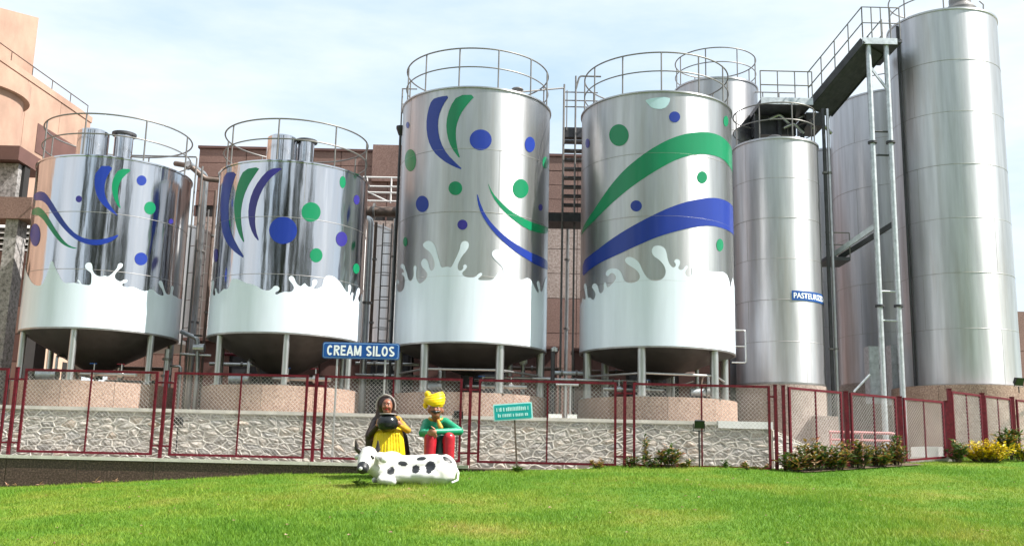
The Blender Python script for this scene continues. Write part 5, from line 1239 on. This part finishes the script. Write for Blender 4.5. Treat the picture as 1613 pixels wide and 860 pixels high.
MB().cyl((xs_[0] + .08, YL + .02, Z_at(890, 205, YL)), (xs_[0] + .08, YL + .02, Z_at(890, 142, YL)), .017, n=6).build('guard_post', M_rail, ld, 60)
# T-shaped pipe stands at the ladder foot
q = at(895, 606, 23.2)
ts_ = thing('pipe_stand', 'pale T-shaped pipe stand in front of the steep ladder foot', 'pipe stand', (q.x, 23.2, YARD_Z))
MB().tube([q + Vector((-.28, 0, 0)), q + Vector((.24, 0, 0))], .028, 8).build('cross_bar', M_leg, ts_, 60)
for dx in (-.06, .05): MB().cyl(q + Vector((dx, 0, 0)), Vector((q.x + dx, 23.2, YARD_Z)), .024, n=8).build('stand_leg', M_leg, ts_, 60)
for px, lab in ((871, 'dark standpipe with pale cap right of the statues silo'),):
    p = at(px, 560, 24.0); t = thing('standpipe', lab, 'standpipe', (p.x, 24.0, YARD_Z))
    MB().cyl((p.x, 24.0, YARD_Z), (p.x, 24.0, p.z + .1), .05, n=12).build('pipe_body', M_dark, t, 50)
    MB().lathe((p.x + .03, 24.0, p.z + .14), [(.02, -.06), (.08, -.04), (.08, .04), (.02, .07)], 16).build('pipe_cap', M_leg, t, 40)
for px, w_, lab in ((875, .28, 'white block on the stone wall, left of a pair'), (902, .2, 'white block on the stone wall, right of a pair')):
    p = at(px, 659, 21.66); tag(MB().box((p.x - w_ * .5, 21.75, WTOP + .08), (p.x + w_ * .5, 21.95, WTOP + .16)).build('white_block', M_whitecop), lab, 'block')
# small side ladder rail by the slim silo
sr = thing('side_rail', 'small pale guard rail right of the sweeping-band silo bottom', 'railing', tuple(at(1170, 570, 25.4)))
a, b = at(1158, 520, 25.4), at(1174, 521, 25.4); b.z = a.z; lo = Z_at(1165, 571, 25.4)
MB().tube(route([Vector((a.x, 25.4, a.z)), Vector((b.x, 25.4, a.z)), Vector((b.x, 25.4, lo)), Vector((a.x - .1, 25.4, lo))], .05), .02, 8).build('rail', M_leg, sr, 60)
MB().tube([Vector((a.x, 25.4, (a.z + lo) / 2)), Vector((b.x, 25.4, (a.z + lo) / 2))], .016, 8).build('middle_rail', M_leg, sr, 60)

# catwalk stair up to the tallest silo
YC = 26.6; DW = 1.55
cw = thing('catwalk_stair', 'dark steel stair climbing to the landing beside the tallest silo', 'stair', (X_at(1395, 500, YC), YC, 1.9))
YB = 27.9
top = at(1359, 57, YC); bot = at(1274, 163, YB)
zL = Z_at(1390, 62, YC); zP = Z_at(1262, 163, YB)
xr = X_at(1421, 62, YC)
top = Vector((top.x, YC, zL)); bot = Vector((bot.x, YB, zP))
dS = (top - bot); dS.z = 0; dS.normalize(); wS = Vector((-dS.y, dS.x, 0)) * 1.15
for f in (0, 1):
    MB().bar(bot + wS * f + Vector((0, 0, -.05)), top + wS * f + Vector((0, 0, -.05)), .05, .20).build('stringer', M_dark, cw)
ns = 12
for k in range(1, ns):
    q = bot.lerp(top, k / ns); a_, b_ = q + wS * .03, q + wS * .97
    MB().bar(a_ - Vector((0, 0, .02)), b_ - Vector((0, 0, .02)), .26, .03).build('tread', M_grate, cw)
p0, p1 = bot + wS * .03 + Vector((0, 0, -.14)), top + wS * .03 + Vector((0, 0, -.14)); w2 = wS * .94
MB().add([p0, p1, p1 + w2, p0 + w2] + [q + Vector((0, 0, .01)) for q in (p0, p1, p1 + w2, p0 + w2)],
         [(3, 2, 1, 0), (4, 5, 6, 7), (0, 1, 5, 4), (1, 2, 6, 5), (2, 3, 7, 6), (3, 0, 4, 7)]).build('soffit_plate', M_grate, cw)
MB().box((top.x, YC, zL - .08), (xr, YC + 1.7, zL)).build('landing_deck', M_grate, cw)
MB().box((top.x - .02, YC - .03, zL - .16), (xr - .15, YC - .002, zL + .02)).build('landing_edge', M_galv, cw)
def rails(parent, path, h=1.0, posts=3, r=.018):
    for hh in (h, h * .5): MB().tube([Vector(p) + Vector((0, 0, hh)) for p in path], r, 6).build('rail', M_rail, parent, 60)
    for i in range(len(path) - 1):
        for k in range(posts + 1):
            p = Vector(path[i]).lerp(Vector(path[i + 1]), k / posts); MB().cyl(p, p + Vector((0, 0, h)), r, n=6).build('rail_post', M_rail, parent, 60)
rails(cw, [bot, top, Vector((xr - .05, YC, zL))], .95, 4)
rails(cw, [bot + wS, top + wS], .95, 4)
# support columns of the stair
for px, lab in ((1380, 'left grey steel column under the stair landing'), (1409, 'right grey steel column under the stair landing')):
    x = X_at(px, 350, YC + .1)
    t = thing('steel_column', lab, 'column', (x, YC + .1, 1.66), 'columns under the stair landing')
    MB().cyl((x, YC + .1, 1.66), (x, YC + .1, zL - .09), .075, n=14).build('column_shaft', M_galv, t, 50)
    for py in (223, 481): 
        zz = Z_at(px, py, YC); MB().cyl((x, YC + .1, zz - .03), (x, YC + .1, zz + .03), .125, n=14).build('flange', M_dark, t, 50)
xa, xb = X_at(1380, 350, YC + .1), X_at(1409, 350, YC + .1)
lb = thing('column_bracing', 'short cross bars tying the two grey columns under the landing', 'bracing', (xa, YC + .1, 6))
for py, mt in ((206, M_dark), (243, M_dark), (458, M_galv), (504, M_galv)):
    zz = Z_at(1395, py, YC); MB().tube([(xa + .07, YC + .1, zz), (xb - .07, YC + .1, zz)], .028, 8).build('cross_bar', mt, lb, 60)
MB().bar((xa + .05, YC + .1, Z_at(1370, 105, YC)), (xb - .05, YC + .1, Z_at(1394, 137, YC)), .05, .06).build('diagonal', M_galv, lb)
# diagonal channels and small platform lower down
mpl = thing('mid_platform', 'small dark platform with sloping channels behind the slim silo', 'platform', tuple(at(1318, 410, 28.0)))
zz = Z_at(1318, 408, 28.0); xm0, xm1 = X_at(1296, 408, 28.0), X_at(1334, 408, 28.0)
MB().box((xm0, 27.7, zz - .1), (xm1, 28.7, zz)).build('deck', M_grate, mpl)
MB().bar(at(1302, 409, 27.9), at(1379, 356, 26.9), .06, .14).build('channel', M_galv, mpl)
MB().bar(at(1322, 406, 28.0), at(1410, 351, 27.0), .06, .14).build('channel', M_dark, mpl)
for hh in (.35, .7): MB().tube([(xm0, 27.72, zz + hh), (xm1, 27.72, zz + hh)], .018, 6).build('rail', M_rail, mpl, 60)
for x in (xm0 + .1, xm1): MB().cyl((x, 27.72, zz), (x, 27.72, zz + .7), .018, n=6).build('rail_post', M_rail, mpl, 60)
# twin pipes down behind the slim silo
for px, r, mt, lab in ((1302.5, .05, M_dark, 'dark vertical pipe right of the slim plain silo'), (1309.5, .045, M_pipe, 'bright vertical pipe right of the slim plain silo')):
    x = X_at(px, 350, 27.4); pipe(lab, [(x, 27.4, Z_at(1300, 172, 27.4)), (x, 27.4, 7.0), (x, 27.4, 1.66)], r, mt, (.4, 1.4))
# upper platform between the slim silo and the stair
up_ = thing('upper_platform', 'dark equipment platform with railings above the slim plain silo', 'platform', (X_at(1240, 165, 28.2), 28.2, zP))
xu0, xu1 = X_at(1193, 160, 28.0), bot.x + .02
MB().box((xu0, 27.6, zP - .14), (xu1, 29.4, zP)).build('deck', M_grate, up_)
MB().box((xu0, 27.55, zP - .17), (xu1, 27.595, zP + .03)).build('deck_edge', M_galv, up_)
rails(up_, [Vector((xu0, 27.6, zP)), Vector((xu1, 27.6, zP))], .85, 3)
rails(up_, [Vector((xu0, 29.3, zP)), Vector((xu1, 29.3, zP))], .85, 3)
for k, f in enumerate((.04, .5, .95)):
    x = xu0 + (xu1 - xu0) * f; MB().box((x - .05, 28.4, zP - 1.5), (x + .05, 28.5, zP - .15)).build('bracket', M_dark, up_)
MB().box((xu0 + .05, 28.55, zP - .75), (xu0 + (xu1 - xu0) * .85, 29.2, zP - .16)).build('beam_box', M_dark, up_)
for k in range(4):
    p = at(1212 + k * 22, 188 + (k % 2) * 14, 28.3); MB().tube(route([p, p + Vector((.3, 0, .15)), p + Vector((.62, .1, -.12))], .08), .05, 8).build('pipe_bend', M_pipe if k % 2 else M_leg, up_, 60)
MB().box((bot.x - .02, YB + .2, zP - .6), (bot.x + .5, YB + 1.2, zP - .2)).build('end_bracket', M_dark, up_)
# manhole dome on the slim silo
X, Y, R, zb, zt = S5
MB().lathe((X - .1, Y - .4, zt + .1), [(.28, 0), (.26, .12), (.15, .2), (.02, .23)], 24).build('manhole', M_dark, t5, 40)
# cabinets, pipe rail and bits right of the slim silo
for px0, px1, py0, py1, Y, lab in ((1368, 1390, 545, 618, 28.6, 'pale grey steel cabinet left of the grey columns'), (1403, 1420, 543, 620, 28.8, 'pale grey steel cabinet behind the right grey column')):
    a, b = at(px0, py0, Y), at(px1, py1, Y); t = thing('steel_cabinet', lab, 'cabinet', (a.x, Y, b.z), 'steel cabinets')
    zb0 = b.z - .3
    MB().box((a.x, Y, zb0), (b.x, Y + .4, a.z)).build('cabinet_body', M_galv, t)
    hz = (a.z - zb0)
    for f0, f1 in ((.03, .48), (.52, .97)): MB().box((a.x + .02, Y - .015, zb0 + hz * f0), (b.x - .02, Y - .001, zb0 + hz * f1)).build('door', M_galv, t)
    MB().box((b.x - .06, Y - .03, zb0 + hz * .6), (b.x - .04, Y - .0155, zb0 + hz * .68)).build('handle', M_dark, t)
pr_ = thing('pipe_rail', 'pink painted low pipe rail behind the long row of bushes', 'railing', (X_at(1360, 690, 24.6), 24.6, 1.66))
a, b = at(1306, 680, 24.6), at(1408, 681, 24.6); b.z = a.z
M_pink = simple('faded_red_paint', (0.42, 0.17, 0.16), .5, 0, .15, 4)
MB().tube(route([a, b, Vector((b.x + .12, 24.6, a.z - .1)), Vector((b.x + .12, 24.6, 1.66))], .1), .035, 8).build('rail', M_pink, pr_, 60)
MB().tube([a + Vector((0, 0, -.18)), b + Vector((-.1, 0, -.18))], .03, 8).build('rail', M_pink, pr_, 60)
for f in (.02, .5): MB().cyl(a.lerp(b, f), Vector((a.lerp(b, f).x, 24.6, 1.66)), .03, n=8).build('rail_post', M_pink, pr_, 60)
a, b = at(1448, 703, 23.9), at(1490, 722, 23.9)
st = thing('concrete_step', 'low white concrete step at the gate', 'step', (a.x, 23.9, b.z))
MB().box((a.x, 23.6, b.z - .2), (b.x, 24.4, a.z)).build('upper_step', M_whitecop, st); MB().box((a.x - .35, 23.2, b.z - .25), (b.x + .02, 23.597, b.z + .02)).build('lower_step', M_coping, st)
a = at(1486, 655, 24.1); pipe('pale leaning pole behind the gate panel', [a, Vector((a.x + .05, 24.1, 1.8))], .03, M_whitecop, name='pole', cat='pole')
a = at(1370, 590, 26.0); b = at(1345, 617, 26.0)
pipe('short sloping handrail left of the steel cabinet', [a, b], .03, M_galv, name='handrail', cat='railing')
kb = at(1285, 655, 26.2)
tag(MB().box((kb.x - .05, 26.1, 1.66), (kb.x + .55, 26.45, kb.z)).build('concrete_block', M_granite2), 'grey block against the plinth of the slim plain silo', 'block')

# ------------------------------------------------------------------ buildings
# brown clad building behind the silos
BY = 38.0
bb_ = thing('brown_building', 'brown granite clad building behind the painted silos', 'building', (X_at(610, 500, BY), BY, YARD_Z))
bx0, bx1 = X_at(309, 300, BY), X_at(985, 300, BY); zt1 = Z_at(450, 237, BY); zt2 = Z_at(610, 231, BY); xsplit = X_at(588, 240, BY)
MB().box((bx0, BY + .06, YARD_Z), (bx1, BY + 9, zt1 - .03)).build('wall_core', M_darkbrown, bb_)
zA, zB_, zC_ = Z_at(890, 337, BY), Z_at(890, 354, BY), Z_at(890, 470, BY)
ncol = 9; cwid = (bx1 - bx0) / ncol
def panels(z0, z1, rows, mat, skip=()):
    hgt = (z1 - z0) / rows
    for r in range(rows):
        for c_ in range(ncol):
            if (r, c_) in skip: continue
            dy = random.uniform(-.006, .006)
            MB().box((bx0 + c_ * cwid + .012, BY + dy, z0 + r * hgt + .012), (bx0 + (c_ + 1) * cwid - .012, BY + .07, z0 + (r + 1) * hgt - .012)).build('cladding_panel', mat, bb_)
panels(zA, zt1, 4, M_brown); panels(zC_, zB_, 3, M_tan); panels(YARD_Z, zC_, 4, M_brown)
MB().box((bx0, BY + .03, zB_ + .002), (bx1, BY + .065, zA - .002)).build('window_strip', M_darkopen, bb_)
for k in range(ncol * 2): 
    x = bx0 + k * cwid / 2; MB().box((x - .03, BY + .005, zB_ + .002), (x + .03, BY + .028, zA - .002)).build('window_mullion', M_darkbrown, bb_)
MB().box((bx0 - .05, BY - .06, zt1 + .002), (bx1, BY + 9, zt1 + .10)).build('parapet', M_darkbrown, bb_)
MB().box((xsplit, BY - .15, zt1 - 1.2), (bx1 - 6, BY + 5, zt2 + .02)).build('stair_tower', M_brown, bb_)
for (q0, q1, Y, py, lab) in ((292, 648, 28.0, 541, 'added dark brown block standing in for shade behind the legs of the striped short silo'), (652, 878, 28.2, 548, 'added dark brown block standing in for shade behind the legs of the statues silo'), (905, 1150, 28.4, 556, 'added dark brown block standing in for shade behind the legs of the sweeping-band silo')):
    a, b = at(q0, py, Y), at(q1, py, Y); z1 = (a.z + b.z) / 2
    ph = thing('shade_block', lab, 'building', (a.x, Y, YARD_Z), 'added shade blocks behind the silo legs')  # added dark block: its colour stands in for the shade under the tanks
    MB().box((a.x, Y + .05, YARD_Z), (b.x, Y + .9, z1)).build('wall_core', M_darkopen, ph)
    MB().box((a.x - .05, Y - .12, z1 + .002), (b.x + .05, Y + 1.0, z1 + .08)).build('shade_block_top', M_darkbrown, ph)
    n_ = max(3, int((b.x - a.x) / 1.1)); w_ = (b.x - a.x) / n_
    for k in range(n_):
        if k % 3 == 1: MB().box((a.x + k * w_ + .08, Y + .03, YARD_Z), (a.x + (k + 1) * w_ - .08, Y + .045, z1 - .25)).build('door', M_dark, ph)  # dark front piece of the added shade block, not a real door
        else: MB().box((a.x + k * w_ + .01, Y, YARD_Z), (a.x + (k + 1) * w_ - .01, Y + .048, z1 - .003)).build('cladding_panel', M_darkbrown, ph)
# low brown wall behind the leftmost silo
lw = thing('low_brown_building', 'low brown block seen below and behind the leftmost silo', 'building', (X_at(240, 560, 36), 36, YARD_Z))
lx0, lx1 = X_at(172, 560, 36.0), X_at(340, 560, 36.0); lz = Z_at(240, 500, 36.0)
MB().box((lx0, 36.05, YARD_Z), (lx1, 40, lz)).build('wall_core', M_darkbrown, lw)
for r in range(3):
    for c_ in range(3):
        w_ = (lx1 - lx0) / 3; h_ = (lz - YARD_Z) / 3
        MB().box((lx0 + c_ * w_ + .012, 36.0, YARD_Z + r * h_ + .012), (lx0 + (c_ + 1) * w_ - .012, 36.06, YARD_Z + (r + 1) * h_ - .012)).build('cladding_panel', M_brown, lw)
# brown building at the right edge
rb = thing('brown_building', 'brown wall of a building at the far right picture edge', 'building', (X_at(1620, 560, 44), 44, 1.66))
a, b = at(1596, 490, 44), at(1800, 490, 44); 
MB().box((a.x, 44.05, 1.8), (b.x, 54, a.z)).build('wall_core', M_darkbrown, rb)
for c_ in range(3):
    w_ = (b.x - a.x) / 3
    for r in range(4):
        h_ = (a.z - 1.66) / 4; MB().box((a.x + c_ * w_ + .01, 44.0, 1.66 + r * h_ + .012), (a.x + (c_ + 1) * w_ - .01, 44.06, 1.66 + (r + 1) * h_ - .012)).build('cladding_panel', M_brown, rb)
# sandstone building on the left; its long side faces right, into the sun
A0 = at(0, 97, 30.0); lo, hi = 30.0, 50.0
for _ in range(50):
    mid = (lo + hi) / 2
    if Z_at(142, 194, mid) > A0.z: hi = mid
    else: lo = mid
A1_ = at(142, 194, lo); A1_.z = A0.z
dirA = (A1_ - A0); dirA.z = 0; lenA = dirA.length; dirA.normalize(); nA = Vector((dirA.y, -dirA.x, 0))
ob_ = thing('sandstone_building', 'sunlit orange sandstone building with tower at the left', 'building', (A0.x, A0.y, 1.5))
def PA(s_, d, z): 
    p = A0 + dirA * s_ + nA * d; return Vector((p.x, p.y, z))
def boxA(s0, s1, d0, d1, z0, z1):
    mb = MB(); vs = [PA(s0, d0, z0), PA(s1, d0, z0), PA(s1, d1, z0), PA(s0, d1, z0), PA(s0, d0, z1), PA(s1, d0, z1), PA(s1, d1, z1), PA(s0, d1, z1)]
    return mb.add(vs, [(0, 3, 2, 1), (4, 5, 6, 7), (0, 1, 5, 4), (1, 2, 6, 5), (2, 3, 7, 6), (3, 0, 4, 7)])
zmid = 6.6
boxA(-9, lenA, -7, 0, zmid + .003, A0.z).build('upper_wall', M_orange, ob_)
boxA(-9, lenA + 1.2, -7, .02, 1.5, 5.1).build('lower_wall', M_cream, ob_)
boxA(-9, lenA + 1.2, -7, .05, 5.103, zmid).build('string_course', M_orange, ob_)
boxA(-9, lenA + .03, -.4, .06, A0.z + .003, A0.z + .22).build('parapet', M_orange, ob_)
for hh in (.45,): MB().tube([PA(-8, -.15, A0.z + .22 + hh), PA(lenA, -.15, A0.z + .22 + hh)], .018, 6).build('roof_rail', M_rustpipe, ob_, 60)
for k in range(12): MB().cyl(PA(-8 + k * (lenA + 8) / 11, -.15, A0.z + .2), PA(-8 + k * (lenA + 8) / 11, -.15, A0.z + .67), .015, n=6).build('rail_post', M_rustpipe, ob_, 60)
for s0, s1 in ((.9, 1.7), (3.2, 4.1), (5.6, 6.3)): boxA(s0, s1, .0, .045, 1.6, 4.75).build('doorway', M_darkopen, ob_)
boxA(2.4, lenA - .3, .0, .05, A0.z - 2.2, A0.z - 1.2).build('recess_shade', M_darkbrown, ob_)  # shade of a wall recess, put on as a dark brown band
for r_ in range(3):
    z0_ = zmid + .02 + r_ * (A0.z - zmid) / 3; z1_ = z0_ + (A0.z - zmid) / 3 - .02
    for c_ in range(7):
        L0 = -9 + c_ * (lenA + 9) / 7; L1 = L0 + (lenA + 9) / 7 - .02; boxA(L0, L1, .001, .03 + random.uniform(0, .004), z0_, z1_).build('facing_panel', M_orange, ob_)
for c_ in range(9):
    L0 = -9 + c_ * (lenA + 10.2) / 9; L1 = L0 + (lenA + 10.2) / 9 - .015
    boxA(L0, L1, .0205, .034, 1.5, 3.3).build('facing_panel', M_cream, ob_); boxA(L0, L1, .0205, .034, 3.32, 5.1).build('facing_panel', M_cream, ob_)
# tower block
Tq = at(84, 26, 32.0); tz = Tq.z; Tb = A0.z + .1
sT = (Tq - A0).dot(dirA)
tw = MB(); s0, s1 = sT - 5.5, sT + .75; zl_, zr_ = tz - 1.6, tz + .30
vs = [PA(s0, -.6, Tb), PA(s1, -.6, Tb), PA(s1, -4.5, Tb), PA(s0, -4.5, Tb), PA(s0, -.6, zl_), PA(s1, -.6, zr_), PA(s1, -4.5, zr_), PA(s0, -4.5, zl_)]
tw.add(vs, [(3, 2, 1, 0), (4, 5, 6, 7), (0, 1, 5, 4), (1, 2, 6, 5), (2, 3, 7, 6), (3, 0, 4, 7)][::1]).build('tower', M_orange, ob_)
MB().tube([PA(s0, -.7, zl_ + .35), PA(s1 - 1.6, -.7, zr_ + .02)], .06, 6).build('tower_beam', M_dark, ob_, 60)
# round bay
cB = PA(-1.4, 0.0, 0); rB = 1.55; zb1 = Z_at(35, 166, 28.3) + .9
MB().lathe((cB.x, cB.y, 0), [(rB, 1.5), (rB, zb1 - .55)], 48).build('round_bay', M_orange, ob_, 40)
MB().lathe((cB.x, cB.y, 0), [(rB + .002, zb1 - .547), (rB + .16, zb1 - .54), (rB + .16, zb1), (rB - .1, zb1 + .02), (.02, zb1 + .03)], 48).build('bay_cornice', M_orange, ob_, 40)
# annexe with granite beam and column in front
an = thing('granite_portal', 'brown granite beam on a grey column at the left picture edge', 'portal', (X_at(10, 500, 25.2), 25.2, YARD_Z))
a, b = at(-150, 312, 25.2), at(51, 311, 25.2); z0 = Z_at(20, 344, 25.2)
MB().box((a.x, 25.2, z0), (b.x, 25.9, b.z)).build('beam', M_brown, an)
xcol0, xcol1 = X_at(-3, 450, 25.3), X_at(17, 450, 25.3)
MB().box((xcol0, 25.3, YARD_Z), (xcol1, 25.8, z0 - .003)).build('column', M_column, an)
ax = thing('tiled_annexe', 'dark brown tiled annexe with white louvres behind the granite column', 'building', (X_at(20, 500, 27.4), 27.4, YARD_Z))
x0_, x1_ = X_at(-160, 450, 27.4), X_at(41, 450, 27.4); zq = Z_at(30, 396, 27.4)
MB().box((x0_, 27.45, YARD_Z), (x1_, 29.0, zq)).build('wall_core', M_darkopen, ax)
rows = 6; hh = (zq - YARD_Z) / rows
M_tile2 = simple('mid_brown_tiles', (0.20, 0.115, 0.09), .7, 0, .2, 1.5)
for r in range(rows):
    for c_ in range(4):
        w_ = (x1_ - x0_) / 4
        MB().box((x0_ + c_ * w_ + .01, 27.4, YARD_Z + r * hh + .01), (x0_ + (c_ + 1) * w_ - .01, 27.46, YARD_Z + (r + 1) * hh - .01)).build('tile', M_tile2 if r in (1, 3) else M_darkbrown, ax)
xv0, xv1 = X_at(-40, 370, 27.4), X_at(48, 370, 27.4); zv1 = Z_at(30, 346, 27.4)
MB().box((xv0, 27.9, zq + .002), (xv1, 28.3, zv1)).build('louvre_back', M_darkopen, ax)
for k in range(5):
    zz = zq + .06 + (zv1 - zq - .1) * k / 5; MB().add([(xv0, 27.6, zz), (xv1, 27.6, zz), (xv1, 27.85, zz + .12), (xv0, 27.85, zz + .12), (xv0, 27.6, zz + .02), (xv1, 27.6, zz + .02), (xv1, 27.85, zz + .14), (xv0, 27.85, zz + .14)], [(0, 3, 2, 1), (4, 5, 6, 7), (0, 1, 5, 4), (1, 2, 6, 5), (2, 3, 7, 6), (3, 0, 4, 7)]).build('louvre', M_louvre, ax)
cb = thing('canopy_block', 'dark canopy over a pale panel above the granite beam at left', 'canopy', (X_at(10, 280, 26.6), 26.6, Z_at(10, 312, 26.6)))
x0_, x1_ = X_at(-150, 240, 26.6), X_at(36, 240, 26.6)
MB().box((x0_, 26.4, Z_at(20, 255, 26.6)), (x1_, 28.2, Z_at(20, 233, 26.6))).build('canopy', M_darkbrown, cb)
MB().box((x0_, 26.7, b.z + .003), (X_at(27, 280, 26.7), 27.2, Z_at(20, 256, 26.6))).build('panel', M_column, cb)
MB().box((X_at(28, 280, 26.7), 26.9, b.z + .003), (X_at(32, 280, 26.7), 27.2, Z_at(20, 256, 26.6))).build('recess', M_darkopen, cb)
bxm = at(68, 551, 24.9); tag(MB().box((bxm.x - .07, 27.0, bxm.z - .3), (bxm.x + .12, 27.2, bxm.z + .4)).build('control_box', M_rustpipe), 'small brown control box seen under the leftmost silo', 'box')

# ------------------------------------------------------------------ garden trees behind the viewer (they show in the polished steel)
def tree_mesh(h, w, seed, tall):
    rs = random.Random(seed); tr = MB(); tr.tube([(0, 0, 0), (rs.uniform(-.2, .2), rs.uniform(-.2, .2), h * .4), (rs.uniform(-.3, .3), rs.uniform(-.3, .3), h * .85)], [.26, .18, .05], 8)
    cr_ = MB(); cl = []
    for k in range(34):
        f = rs.random(); zc = h * (.22 + .75 * f) if tall else h * (.38 + .55 * f)
        wr = w * .5 * (math.sin(math.pi * (.12 + .85 * f)) ** .7)
        a = rs.uniform(0, 6.283); cl.append(Vector((wr * rs.random() ** .5 * math.cos(a), wr * rs.random() ** .5 * math.sin(a), zc)))
        tr.tube([(0, 0, zc * .7), cl[-1].lerp(Vector((0, 0, zc * .8)), .5), cl[-1]], [.07, .05, .02], 5)
    for c_ in cl:
        rc = w * rs.uniform(.13, .2)
        for q in range(110):
            d = Vector((rs.gauss(0, 1), rs.gauss(0, 1), rs.gauss(0, .8))).normalized() * rc * rs.random() ** .4
            leaves(cr_, [(c_ + d, d.normalized())], .5, rs, .3, .7)
    return tr, cr_
protos = []
for k, (h, w, tall) in enumerate(((19, 4.6, True), (15, 8, False), (22, 5.5, True))):
    tr, cr_ = tree_mesh(h, w, 60 + k, tall); m1 = bpy.data.meshes.new('trunk'); m1.from_pydata(tr.v, [], tr.f); m1.shade_smooth(); m1.materials.append(M_bark)
    m2 = bpy.data.meshes.new('crown'); m2.from_pydata(cr_.v, [], cr_.f); m2.materials.append(M_treeleaf); protos.append((m1, m2))
tps = [(-40, 4, 1), (-21, -9, 2), (-12, -6, 2), (-9.5, -5, 0), (-5.5, -7, 1), (-3.5, -5, 0), (3.0, -7, 2), (5.5, -6, 0), (13, -9, 1), (19, -10, 2), (30, -17, 0), (34, -20, 2), (46, -18, 1)]
for k, (x, y, i) in enumerate(tps):
    t = thing('garden_tree', 'leafy garden tree behind the viewer, seen only as a reflection', 'tree', (x, y, -.3), 'garden trees behind the viewer')
    t.rotation_euler = (0, 0, k * 1.3); s_ = .9 + .25 * ((k * 37) % 10) / 10; t.scale = (s_, s_, s_)
    for nm, me in zip(('trunk', 'crown'), protos[i]):
        o = bpy.data.objects.new(nm, me); C.objects.link(o); o.parent = t
        if nm == 'crown': o['kind'] = 'stuff'
